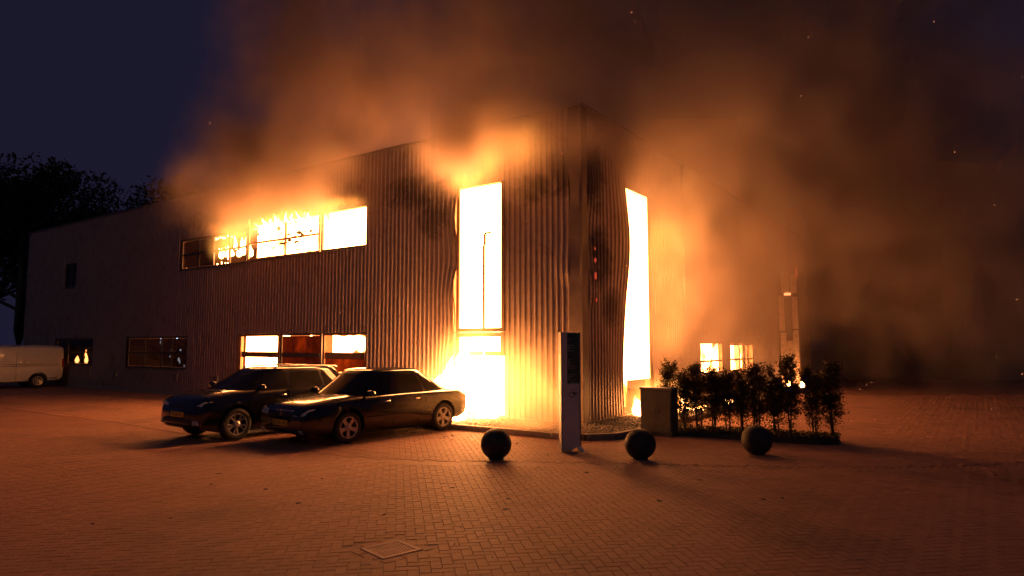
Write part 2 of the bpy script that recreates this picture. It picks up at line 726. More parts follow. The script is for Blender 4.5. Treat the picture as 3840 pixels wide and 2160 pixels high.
def strip_between(name, pts, w0, w1, z0, z1, mat, parent=None):
    b = MB()
    Pn = []
    for i, p in enumerate(pts):
        a = Vector(pts[max(i-1, 0)])
        c = Vector(pts[min(i+1, len(pts)-1)])
        d = (c-a).normalized()
        nrm = Vector((-d.y, d.x))
        Pn.append((Vector(p)+nrm*w0, Vector(p)+nrm*w1))
    for i in range(len(pts)-1):
        a0, a1 = Pn[i]
        b0, b1 = Pn[i+1]
        vs = [(*a0, z0), (*a1, z0), (*b1, z0), (*b0, z0), (*a0, z1), (*a1, z1), (*b1, z1), (*b0, z1)]
        vs = [W(*v) for v in vs]
        b.add(vs, [(4, 5, 6, 7)[::-1], (0, 4, 7, 3), (1, 2, 6, 5), (0, 1, 5, 4), (2, 3, 7, 6)])
    return b.build(name, mat, parent)


kb = []
for i in range(len(KB)-1):      # subdivide into kerb stones
    a, c = Vector(KB[i]), Vector(KB[i+1])
    n = max(1, round((c-a).length/.9))
    for j in range(n):
        kb.append((a.lerp(c, j/n), a.lerp(c, (j+1)/n)))
kerb = empty('kerb')
tag(kerb, 'raised concrete kerb round the gravel bed at the foot of the burning building', 'kerb')
for a, c in kb:
    d = (c-a).normalized()
    strip_between('kerb_stone', [tuple(a+d*.004), tuple(c-d*.004)], -.07, .07, -.03, .125+random.uniform(-.004, .004), M['kerb'], kerb)
bed = sheet_poly('gravel_bed', [tuple(W(x+(.06), y+.0)[:2]) for x, y in KB[:4]] + [tuple(W(x, y+.05)[:2]) for x, y in KB[4:]] +
                 [tuple(W(20, .3)[:2]), tuple(W(.3, .3)[:2]), tuple(W(.3, 9.5)[:2])], .085, M['soil'])


def scatter(name, fn, n, smin, smax, mat, flat=.5):
    """little irregular tetra-like chips"""
    vs, fs = [], []
    for i in range(n):
        p = fn()
        if p is None:
            continue
        s_ = random.uniform(smin, smax)
        o = len(vs)
        for a, bb, c in ((1, 0, 0), (-.5, .8, 0), (-.5, -.8, 0), (random.uniform(-.3, .3), random.uniform(-.3, .3), flat)):
            r = Matrix.Rotation(i*2.4, 3, 'Z')
            v = r @ Vector((a*random.uniform(.6, 1.3), bb*random.uniform(.6, 1.3), c))
            vs.append(p+v*s_)
        fs += [(o, o+1, o+3), (o+1, o+2, o+3), (o+2, o, o+3)]
    me = bpy.data.meshes.new(name)
    me.from_pydata([tuple(v) for v in vs], [], fs)
    me.materials.append(mat)
    return link(name, me)


def f_bed():
    if random.random() < .6:
        return W(random.uniform(-1.9, -.05), random.uniform(-1.2, 8.5), .085)
    return W(random.uniform(-.8, 9), random.uniform(-1.5, -.05), .085)


g = scatter('gravel', f_bed, 5200, .012, .035, M['concrete'], .8)
tag(g, kind='stuff')


def f_deb():
    r = random.random()
    if r < .55:
        return W(random.gauss(-2.9, .6), random.gauss(2.2, 1.6), .001)
    if r < .8:
        return W(random.gauss(-2.2, 1.2), random.gauss(-1.8, 1.5), .001)
    return Vector((random.gauss(.5, 3.5), random.gauss(9.5, 2.2), .001))


g = scatter('debris_on_paving', f_deb, 900, .006, .022, M['concrete'], .5)
tag(g, kind='stuff')

b = MB()
for i in range(60):
    if i < 40:
        p = W(random.gauss(-3.0, .7), random.gauss(2.0, 1.3), 0)
    else:
        p = Vector((random.uniform(-5, 5), random.uniform(7.5, 12.5), 0))
    w_, h_ = random.uniform(.02, .06), random.uniform(.012, .035)
    a0 = random.uniform(0, 6)
    ring = [p+Matrix.Rotation(a0, 3, 'Z') @ Vector((w_*math.cos(t_)*random.uniform(.5, 1.2), h_*math.sin(t_)*random.uniform(.5, 1.2), random.uniform(.002, .014))) for t_ in [q*PI/3 for q in range(6)]]
    b.add(ring+[v+Vector((0, 0, -.004)) for v in ring], [tuple(range(6)), tuple(range(6, 12))[::-1]]+[(q, 6+q, 6+(q+1) % 6, (q+1) % 6) for q in range(6)])
tag(b.build('ash_and_fragments', M['dark']), kind='stuff')

# ------------------------------------------------------------------ burning building
B = empty('burning_building', (CX, CY, 0), A)
tag(B, 'two storey steel clad commercial building on fire with flames in its windows', 'building')
HT = 8.05
LW, RW = 34.4, 26.0
OL = [(2.33, 4.05, .08, 6.45), (7.7, 9.99, 5.10, 6.42), (9.99, 14.15, 5.10, 6.42), (14.15, 18.75, 5.03, 6.30), (28.3, 29.5, 4.85, 6.05),
      (7.60, 14.45, 1.02, 2.40), (17.94, 22.87, 1.02, 2.36), (26.1, 30.3, 1.05, 2.33)]
OR = [(2.38, 4.22, .08, 6.42), (8.5, 11.05, .95, 2.12), (11.9, 15.2, .95, 2.06)]
PR = .168


def prof(s):
    t = (s/PR) % 1.0
    d = .024
    if t < .18:
        return -d
    if t < .36:
        return -d*(1-(t-.18)/.18)
    if t < .82:
        return 0.0
    return -d*((t-.82)/.18)


def warpL(s, z):
    q = 0.0
    o = 0.0
    a = math.exp(-((s-4.05)/.5)**2)
    if s >= 4.04:
        q = a*(.10*math.sin((z-.5)*1.1)-.10*math.exp(-((z-6.2)/.5)**2)-.04*math.sin(z*3.1))
    o = -a*(.07*abs(math.sin(z*1.3+.4))+.045*abs((z*.83) % 1.0-.5))*(1 if s > 3 else 0)
    if s < 2.5:
        b_ = math.exp(-((s-.3)/.45)**2)
        o += -b_*.06*max(0, math.sin(z*1.7-5))*(z > 3.6)
    o += -.03*math.exp(-((s-7.4)/.6)**2-((z-7)/1.2)**2)
    return s+q, o


def warpR(s, z):
    q = 0.0
    if s <= 2.39:
        a = max(0, (s-1.1)/1.28)**1.5
        q = a*(.22*math.exp(-((z-4.6)/1.35)**2)-.14*math.exp(-((z-1.2)/1.2)**2))
    o = -.12*math.exp(-((s-2.1)/.7)**2-((z-5.2)/1.6)**2) if s < 2.39 else -.05*math.exp(-((s-4.3)/.4)**2)*abs(math.sin(z*2))
    o += -.05*math.exp(-((s-.5)/.3)**2)*math.sin(z*2.3)*(z > 3)
    return s+q, o


def cladding(wall, s0, s1, ops, warp, name='cladding_sheet'):
    e = 1e-5
    ss = {round(s0, 5), round(s1, 5)}
    k = math.floor(s0/PR)-1
    while k*PR < s1+PR:
        for f in (0, .18, .36, .82):
            x = (k+f)*PR
            if s0 < x < s1:
                ss.add(round(x, 5))
        k += 1
    zs = {.12, HT}
    fine = any(abs(s0-c) < 2.2 for c in ((1.5, 3.2) if wall == 'R' else (.6, 4.6, 7.2)))
    if fine:
        zs |= {round(.12+i*.305, 4) for i in range(1, 26)}
    else:
        zs |= {2.1, 4.1, 6.1}
    for a, b_, c, d in ops:
        if b_ > s0 and a < s1:
            for v in (a, b_):
                if s0 < v < s1:
                    ss.add(round(v, 5))
            zs |= {round(max(c, .12), 5), round(d, 5)}
    ss = sorted(ss)
    zs = sorted(zs)
    jog = 0.0 if s0 < 5 else random.uniform(-.007, .0)
    vi = {}
    vs, fs = [], []

    def vid(i, j):
        if (i, j) not in vi:
            s, z = ss[i], zs[j]
            s2, o = warp(s, z)
            dd = prof(s)+o+jog
            vi[(i, j)] = len(vs)
            vs.append((dd, s2, z) if wall == 'L' else (s2, dd, z))
        return vi[(i, j)]
    for i in range(len(ss)-1):
        sm = (ss[i]+ss[i+1])/2
        if ss[i+1]-ss[i] < 1e-4:
            continue
        for j in range(len(zs)-1):
            zm = (zs[j]+zs[j+1])/2
            if any(a < sm < b_ and c < zm < d for a, b_, c, d in ops):
                continue
            q = (vid(i, j), vid(i+1, j), vid(i+1, j+1), vid(i, j+1))
            fs.append(q if wall == 'R' else q[::-1])
    if not fs:
        return
    par = list(range(len(vs)))

    def root_of(a):
        while par[a] != a:
            par[a] = par[par[a]]
            a = par[a]
        return a
    for q in fs:
        for v in q[1:]:
            par[root_of(v)] = root_of(q[0])
    comp = {}
    for q in fs:
        comp.setdefault(root_of(q[0]), []).append(q)
    for fl in comp.values():
        used = sorted({v for q in fl for v in q})
        ix = {v: i for i, v in enumerate(used)}
        me = bpy.data.meshes.new(name)
        me.from_pydata([vs[v] for v in used], [], [tuple(ix[v] for v in q) for q in fl])
        me.materials.append(M['clad'])
        link(name, me, B)


def run_wall(wall, s_start, s_end, ops, warp):
    s = s_start
    edges = [s]
    first = math.ceil(s_start+.3)
    while first < s_end-.3:
        edges.append(float(first))
        first += 1.0
    edges.append(s_end)
    for a, b_ in zip(edges[:-1], edges[1:]):
        cladding(wall, a, b_, ops, warp)


run_wall('L', .32, LW, OL, warpL)
run_wall('R', .25, RW, OR, warpR)


# inner wall lining (blocks light between the sheets) with reveals at the openings
def lining(wall, length, ops, x0, x1):
    b = MB()
    ss = sorted({.3, length} | {o[0] for o in ops} | {o[1] for o in ops})
    for a, c in zip(ss[:-1], ss[1:]):
        sm = (a+c)/2
        z = 0.0
        blocks = sorted([(o[2], o[3]) for o in ops if o[0] < sm < o[1]])
        cur = 0.0
        for z0, z1 in blocks + [(HT-.05, HT)]:
            if z0-cur > .01:
                if wall == 'L':
                    b.box(x0, x1, a, c, cur, z0)
                else:
                    b.box(a, c, x0, x1, cur, z0)
            cur = z1
    return b.build('inner_lining', M['interior'], B)


OLw = [(a+(0 if a != 2.33 else 0), b_+(.12 if b_ == 4.05 else 0), c, d) for a, b_, c, d in OL]
ORw = [(a-(0 if a != 2.38 else .25), b_, c, d) for a, b_, c, d in OR]
ORw[0] = (2.38-.2, 4.22, .08, 6.42)
lining('L', LW, OLw, .06, .22)
lining('R', RW, ORw, .06, .22)
# plinth
MB().box(-.02, .05, .0, LW, -.02, .12).box(-.02, RW, -.02, .05, -.02, .118).build('plinth', M['concrete'], B)
# corner trim, buckled
b = MB()
zz = [.12+i*(HT-.12)/40 for i in range(41)]
for z0, z1 in zip(zz[:-1], zz[1:]):
    def cp(z):
        k1 = .03*math.sin(z*1.9)*(z > 3)+.02*math.sin(z*5.1)*(z > 3.4)
        return [(-.042-k1*.5, .33+k1, z), (-.045, .02, z), (-.045-k1*.3, -.045, z), (.02, -.045, z), (.27-k1*.8, -.042-k1*.5, z)]
    a, c = cp(z0), cp(z1)
    for i in range(4):
        b.add([a[i], a[i+1], c[i+1], c[i]], [(0, 1, 2, 3)])
b.build('corner_trim', M['corner'], B)
# parapet caps
b = MB()
b.box(-.07, .28, -.07, LW, HT, HT+.06)
b.box(.28, RW, -.07, .28, HT, HT+.06)
b.build('parapet_cap', M['trim'], B, bevel=.008)
# left gable end, back and far end walls
MB().box(.06, 12, LW-.1, LW, 0, HT-.02).build('end_wall', M['trim'], B)
MB().box(14, 14.2, .3, LW-.2, 0, HT-.1).build('rear_wall', M['trim'], B)
MB().box(.3, 14, 24, 24.2, 0, HT-.1).build('partition_wall', M['interior'], B)
MB().box(1.6, 14, 16.4, 16.6, 0, 3.54).build('partition_wall', M['interior'], B)  # wall added to keep most firelight out of the far rooms
# floor slab and what is left of the roof
MB().box(2.2, 14, .9, LW-.2, 3.55, 3.85).build('floor_slab', M['interior'], B)
b = MB()
b.box(.24, 14, 19, LW-.2, HT-.5, HT-.3)
b.box(4.6, 14, .3, 18.9, HT-.5, HT-.3)
b.box(.24, 4.59, .3, 6.5, HT-.5, HT-.3)
b.box(14.3, RW-.2, .24, 14, HT-.5, HT-.3)
b.build('roof_remains', M['dark'], B)
for i in range(9):
    y = 1.6+i*2.1
    MB().box(.24, 9, y, y+.12, HT-.75, HT-.5).build('roof_beam', M['dark'], B)


MB().box(1.35, 1.45, 7.2, 11.95, .0, 3.5).build('room_wall', M['interior'], B)
# windows ---------------------------------------------------------------
def wbox(b, wall, s0, s1, d0, d1, z0, z1):
    """box on the wall: s along, d outward-positive-inward depth"""
    if wall == 'L':
        b.box(d0, d1, s0, s1, z0, z1)
    else:
        b.box(s0, s1, d0, d1, z0, z1)


def window(wall, s0, s1, z0, z1, mull=(), trans=(), mat='frame', fw=.075, d=.035, skip_frame=(), panes=None, pane_mat='pane', label=None, tw=.035):
    b = MB()
    if 'l' not in skip_frame:
        wbox(b, wall, s1-fw, s1-.002, d, d+.06, z0, z1)
    if 'r' not in skip_frame:
        wbox(b, wall, s0+.002, s0+fw, d, d+.06, z0, z1)
    if 't' not in skip_frame:
        wbox(b, wall, s0+fw, s1-fw, d, d+.06, z1-fw, z1-.002)
    if 'b' not in skip_frame:
        wbox(b, wall, s0+fw, s1-fw, d, d+.06, z0+.002, z0+fw)
    f = b.build('window', M[mat], B)
    if label:
        f['label'] = label
    ms = [s0+fw] + list(mull) + [s1-fw]
    ts = [z0+fw] + list(trans) + [z1-fw]
    for m in mull:
        bb = MB()
        wbox(bb, wall, m-.042, m+.042, d+.003, d+.057, z0+fw, z1-fw)
        bb.build('mullion', M[mat], f)
    for tz in trans:
        bb = MB()
        for a, c in zip(ms[:-1], ms[1:]):
            wbox(bb, wall, a+.03, c-.03, d+.006, d+.054, tz-tw, tz+tw)
        bb.build('transom', M[mat], f)
    if panes:
        for i in range(len(ms)-1):
            for j in range(len(ts)-1):
                pm = panes(i, j)
                if pm:
                    bb = MB()
                    wbox(bb, wall, ms[i]+.03, ms[i+1]-.03, d+.028, d+.034, ts[j]+.02, ts[j+1]-.02)
                    bb.build('pane', M[pm], f)
    # outer sill
    bb = MB()
    wbox(bb, wall, s0-.03, s1+.03, -.075, d-.004, z0-.03, z0-.003)
    bb.build('sill', M['trim'], f)
    return f


tw_ = window('L', 2.34, 4.0, 2.36, 6.44, (), (), 'frame_thick', fw=.10, d=-.03, skip_frame=('t',), label='tall burnt out window frame full of white flame')
MB().box(.04, .09, 3.06, 3.12, 2.42, 4.75).box(.04, .09, 3.03, 3.09, 4.752, 5.05).build('mullion', M['frame_hot'], tw_)
MB().box(.04, .09, 2.85, 3.07, 5.052, 5.10).build('bent_mullion_end', M['frame_hot'], tw_)
window('L', 2.34, 4.0, 1.72, 2.33, (), (), 'frame_thick', fw=.11, d=-.04)
window('L', 7.7, 9.95, 5.10, 6.42, skip_frame=('t',))
window('L', 10.02, 14.13, 5.10, 6.42, (11.9,), (5.74,), 'frame_hot', skip_frame=('t',))
window('L', 14.17, 18.72, 5.03, 6.30, (15.3, 16.4, 17.45), (5.66,), 'frame', panes=lambda i, j: 'pane' if i >= 2 else None)
window('L', 28.3, 29.5, 4.85, 6.05, (28.9,), (), panes=lambda i, j: 'pane')
window('L', 12.05, 14.42, 1.02, 2.40, (), (1.66,), 'frame_thick', fw=.09, tw=.10)
window('L', 9.80, 12.0, 1.02, 2.40, (), (1.66,), 'frame', tw=.07, panes=lambda i, j: 'pane_soot')
window('L', 7.63, 9.75, 1.02, 2.40, (), (1.66,), 'frame_thick', fw=.09, tw=.10, panes=lambda i, j: 'pane_soot' if j == 0 else None)
window('L', 17.96, 22.85, 1.02, 2.36, (19.2, 20.0, 21.4), (1.66,), panes=lambda i, j: 'pane')
window('L', 26.12, 30.28, 1.05, 2.33, (27.5, 28.9), (1.66,), panes=lambda i, j: 'pane')
window('R', 8.52, 11.03, .95, 2.12, (), (1.42,), 'frame_hot')
window('R', 11.92, 15.18, .95, 2.06, (13.7, 14.3), (1.42,), 'frame_hot')
# small vents low in the wall
for i, s in enumerate((15.76, 18.66, 21.14, 23.72, 26.29)):
    b = MB().box(-.075, .0, s-.15, s+.15, .56, .84)
    f = b.build('wall_vent', M['trim'], B, bevel=.008)
    for j in range(4):
        MB().box(-.088, -.0755, s-.12, s+.12, .60+j*.055, .63+j*.055).build('louvre', M['trim'], f)
# reflections of outside lamps, put in as glowing shapes behind the panes
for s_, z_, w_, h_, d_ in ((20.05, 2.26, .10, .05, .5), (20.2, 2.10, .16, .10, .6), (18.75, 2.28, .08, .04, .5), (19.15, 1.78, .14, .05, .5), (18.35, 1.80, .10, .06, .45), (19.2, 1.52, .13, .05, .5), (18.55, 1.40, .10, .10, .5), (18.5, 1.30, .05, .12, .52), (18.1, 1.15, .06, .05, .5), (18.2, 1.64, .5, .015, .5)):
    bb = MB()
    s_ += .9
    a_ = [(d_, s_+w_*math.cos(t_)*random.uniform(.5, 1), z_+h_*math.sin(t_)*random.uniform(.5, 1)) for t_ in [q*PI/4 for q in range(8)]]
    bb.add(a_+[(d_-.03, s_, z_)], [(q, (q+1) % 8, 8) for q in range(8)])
    bb.build('glowing_reflection', M['reflection_white'], B)
for q in range(26):
    s_ = random.choice((random.gauss(11.9, .35), random.gauss(11.2, .4), random.uniform(10.3, 13.8)))
    z_ = random.choice((5.74, 5.74, 5.62, 5.90, 5.2, 6.1)) + random.gauss(0, .04)
    w_, h_ = random.uniform(.04, .22), random.uniform(.02, .07)
    s_ = min(max(s_, 10.2), 14.0)
    b = MB()
    nn_ = 7
    ring = [(.07+random.uniform(-.01, .01), s_+w_*math.cos(t_)*random.uniform(.5, 1.1), z_+h_*math.sin(t_)*random.uniform(.4, 1.4)) for t_ in [2*PI*k/nn_ for k in range(nn_)]]
    b.add(ring+[(x+.02, y, z) for x, y, z in ring], [tuple(range(nn_))[::-1], tuple(range(nn_, 2*nn_))]+[(k, (k+1) % nn_, nn_+(k+1) % nn_, nn_+k) for k in range(nn_)])
    b.build('charred_scrap', M['dark'], B)
# drainpipe on the right wall
MB().tube([Vector((6.75, -.11, 8.0)), Vector((6.72, -.11, 3.2))], .05, 10).build('drainpipe', M['chrome'], B, True)
# projecting bay far along the right wall, with scorched boards
b = MB()
b.box(19.4, 21.6, -1.02, -.08, .1, 4.45)
b.box(19.55, 21.4, -.92, -.08, 4.452, 5.7)
b.build('projecting_bay', M['interior'], B)
for i, (a, c, z0, z1) in enumerate([(-.98, -.72, .2, 2.7), (-.98, -.72, 2.75, 4.3), (-.70, -.42, .2, 2.2), (-.69, -.42, 2.4, 4.35), (-.40, -.14, .2, 2.6), (-.40, -.15, 2.66, 4.38),
                                    (-.88, -.6, 4.5, 5.4), (-.55, -.2, 4.5, 5.55)]):
    o = MB().box(0, .03, a, c, z0, z1).build('board', M['board_pale'] if i != 3 else M['concrete'], B)
    o.location = ((19.355 if z0 < 4.4 else 19.50) + random.uniform(-.03, 0), 0, 0)
    o.rotation_euler = (random.uniform(-.01, .01), 0, 0)
MB().box(19.30, 19.36, -.68, -.38, 4.38, 4.50).build('burning_ledge', M['ember'], B)
MB().box(19.42, 19.5, -.98, -.90, 5.2, 5.72).build('glowing_edge', M['ember_red'], B)
# hanging strips of scorched metal at the jambs of the tall windows
for (s, wd, z0, z1, ph) in ((4.02, .05, .3, 6.2, 0), (4.12, .035, 1.2, 5.6, 1.3), (3.93, .03, .3, 4.9, 2.2)):
    b = MB()
    n = 26
    for i in range(n):
        za, zb = z0+(z1-z0)*i/n, z0+(z1-z0)*(i+1)/n

        def q(z):
            return s+.05*math.sin(z*1.4+ph)+.02*math.sin(z*6+ph), -.12-.05*math.sin(z*2+ph)
        (sa, da), (sb, db) = q(za), q(zb)
        b.add([(da, sa, za), (da+.02, sa+wd, za), (db+.02, sb+wd, zb), (db, sb, zb)], [(0, 1, 2, 3)])
    b.build('buckled_strip', M['clad'], B)

# glowing spots smouldering on the right wall
for s, z, r in ((.62, 4.15, .07), (.62, 3.75, .10), (.66, 3.15, .06), (.60, 4.45, .04)):
    vs = [(s+r*random.uniform(.5, 1)*math.cos(t_)*1.0, -.06-.01*random.random(), z+r*random.uniform(.6, 1.4)*math.sin(t_)) for t_ in [i*PI/5 for i in range(10)]]
    MB().add(vs + [(s, -.085, z)], [(i, (i+1) % 10, 10) for i in range(10)]).build('smouldering_patch', M['ember_red'], B)


# ------------------------------------------------------------------ fire
def fire_sheet(wall, s0, s1, z0, z1, depth, mat, name='flames', top_jag=0.0, bot_jag=0.0, amp=.25, seed=0, label=None, ns=None, nz=None):
    """a lumpy body of flame filling the room behind an opening"""
    ns = ns or max(6, int((s1-s0)/.12))
    nz = nz or max(6, int((z1-z0)/.14))
    vs, fs = [], []
    for back in (0, 1):
        for i in range(ns+1):
            s = s0+(s1-s0)*i/ns
            zt = z1 + top_jag*(noise.noise(Vector((s*2.2+seed, 1.3, 0)))*1.2+noise.noise(Vector((s*6+seed, 5, 0)))*.6)
            zb = z0 + bot_jag*(noise.noise(Vector((s*2.6+seed, 7.3, 0)))*1.2+noise.noise(Vector((s*7+seed, 9, 0)))*.5)
            for j in range(nz+1):
                z = zb+(zt-zb)*j/nz
                e = min(1, 4*min(i/ns, 1-i/ns, j/nz, 1-j/nz)+.05)
                d = depth + back*.35*e + (1 if back else -1)*amp*e*abs(noise.noise(Vector((s*1.3+seed, z*.8, back*3.0))))
                p = W(d, s, z) if wall == 'L' else W(s, d, z)
                vs.append(p)
    m = (ns+1)*(nz+1)
    for back in (0, 1):
        for i in range(ns):
            for j in range(nz):
                a = back*m+i*(nz+1)+j
                q = (a, a+nz+1, a+nz+2, a+1)
                fs.append(q if back else q[::-1])
    for i in range(ns):
        for j in (0, nz):
            a, c = i*(nz+1)+j, (i+1)*(nz+1)+j
            fs.append((a, c, c+m, a+m))
    for j in range(nz):
        for i in (0, ns):
            a = i*(nz+1)+j
            fs.append((a, a+1, a+1+m, a+m))
    me = bpy.data.meshes.new(name)
    me.from_pydata([tuple(v) for v in vs], [], fs)
    me.materials.append(mat)
    me.polygons.foreach_set('use_smooth', [True]*len(fs))
    o = link(name, me)
    tag(o, label, kind='stuff')
    return o


FF, FM, FL = M['fire_full'], M['fire_mixed'], M['fire_low']
fire_sheet('L', 2.0, 4.4, 1.5, 6.6, .55, FF)
fire_sheet('L', 2.1, 4.3, .1, 1.7, .45, FF, seed=2)
fire_sheet('R', 2.0, 4.19, 1.02, 6.45, .05, M['fire_right'], seed=5, amp=.07)
fire_sheet('L', 7.4, 10.1, 4.9, 6.52, .5, FF, seed=1)
fire_sheet('L', 10.1, 14.2, 4.9, 6.6, .5, FM, seed=4, top_jag=.15, bot_jag=.1)
fire_sheet('L', 12.1, 14.7, .9, 2.5, .5, FF, seed=6, top_jag=.12)
fire_sheet('L', 7.5, 9.72, 1.72, 2.26, .45, FF, seed=8, top_jag=.12, bot_jag=.28)
fire_sheet('L', 8.2, 9.4, .95, 1.55, .45, FM, seed=9, top_jag=.2)
fire_sheet('L', 10.7, 11.1, 1.92, 2.32, .35, FF, seed=10, top_jag=.15, bot_jag=.15)
fire_sheet('R', 8.4, 11.2, .8, 2.2, .5, FM, seed=12, top_jag=.1)
fire_sheet('R', 11.8, 15.2, .8, 2.15, .5, FM, seed=13, top_jag=.1)
fire_sheet('L', 4, 17, 3.9, 5.6, 4.2, M['fire_deep'], seed=17, top_jag=.8)      # deep inside, upper floor
fire_sheet('L', 1, 15, .1, 2.6, 4.6, M['fire_deep'], seed=18, top_jag=.5)       # deep inside, ground floor


# tongues of flame
def tongue(pts, rad, mat, name='flame_tongue', seg=9, label=None, seed=0):
    """pts: world Vectors from root to tip; lumpy tapered body"""
    b = MB()
    n = 14
    P2, R2 = [], []
    for i in range(n+1):
        t_ = i/n
        f = t_*(len(pts)-1)
        k_ = min(int(f), len(pts)-2)
        p = pts[k_].lerp(pts[k_+1], f-k_)
        wob = .25*rad*t_
        p = p + Vector((noise.noise(Vector((t_*4+seed, 0, 0))), noise.noise(Vector((t_*4+seed, 5, 0))), 0))*wob*2
        P2.append(p)
        R2.append(max(.004, rad*(math.sin(PI*min(1, .16+.84*t_)))**.8*(1-.5*t_)*(1+.35*noise.noise(Vector((t_*5, seed, 2))))))
    b.tube(P2, R2, seg)
    o = b.build(name, mat, None, True)
    tag(o, label, kind='stuff')
    return o


k_ = 0
for (lx_, ly_, z0, hgt, r_) in [(-.35, 2.8, .1, 1.7, .42), (-.75, 3.3, .08, 1.5, .45), (-.5, 3.75, .1, 1.6, .42), (-1.05, 3.0, .08, .85, .36), (-.9, 3.9, .08, 1.1, .36), (-.25, 2.5, .1, 1.1, .26), (-.3, 3.4, .8, 1.3, .40), (-1.3, 3.6, .08, .6, .28)]:
    k_ += 1
    tongue([W(lx_, ly_, z0), W(lx_-.05, ly_+.1, z0+hgt*.5), W(lx_+.1, ly_+.05, z0+hgt)], r_*.8, M['fire_door'], seed=k_*3.3)
# licking out of the upper windows
for i in range(11):
    s = 10.3+i*.33+random.uniform(-.15, .15)
    k_ += 1
    tongue([W(.1, s, 6.25), W(-.10, s+.1, 6.40), W(-.14, s+random.uniform(-.1, .25), 6.44+random.uniform(.0, .22))], random.uniform(.03, .08), FM, seed=k_*2.1)
for i in range(9):
    s = 14.3+i*.24
    k_ += 1
    h_ = random.uniform(.2, .75)*(1-i*.07)
    z0 = 5.45+random.uniform(-.2, .25)
    tongue([W(.3, s, z0), W(.2, s-.08, z0+h_*.5), W(.12, s-.15, z0+h_)], random.uniform(.05, .13), FF, seed=k_*1.9)
for i in range(26):   # scraps burning on the sills and broken frames
    s = random.uniform(15.0, 16.6)
    z0 = random.choice((5.08, 5.1, 5.62, 5.7, 6.1)) + random.uniform(-.02, .05)
    k_ += 1
    tongue([W(.1, s, z0), W(.1, s+.03, z0+random.uniform(.04, .10))], random.uniform(.012, .04), FF, seed=k_*1.1, seg=6)
# flames at the foot of the tall window on the right wall
for (s, d_, hgt, r_) in [(2.5, -.3, .55, .20), (2.9, -.5, .65, .22), (3.3, -.35, .45, .2), (3.7, -.5, .75, .26), (4.0, -.7, .6, .24), (3.5, -.9, .35, .2), (4.3, -.9, .4, .2)]:
    k_ += 1
    tongue([W(s, d_, .08), W(s+.05, d_, .08+hgt*.5), W(s-.05, d_+.05, .08+hgt)], r_, FM, seed=k_)
for s, d_ in ((18.3, -1.25), (18.8, -.6)):  # extra flames added near the bay foot to light its boards
    k_ += 1
    tongue([W(s, d_, .05), W(s+.05, d_, .22), W(s-.05, d_, .34)], .12, M['fire_door'], seed=k_)
for i in range(9):   # low fire behind the hedge
    s = random.uniform(4.6, 8.0)
    k_ += 1
    h_ = random.uniform(.05, .16)
    tongue([W(s, -1.0+random.uniform(-.4, .3), .06), W(s, -1.0, .08+h_)], random.uniform(.06, .13), FM, seed=k_, seg=6)
# small fires glimpsed behind the far ground floor windows
for s, z0, h_, r_ in ((28.6, 1.15, .32, .11), (27.6, 1.15, .40, .09), (27.7, 1.45, .35, .04), (18.9, 5.12, .1, .02)):
    k_ += 1
    tongue([W(.35, s, z0), W(.35, s-.05, z0+h_)], r_, FL if r_ < .03 else M['fire_full'], seed=k_)
SC_end_fire = True


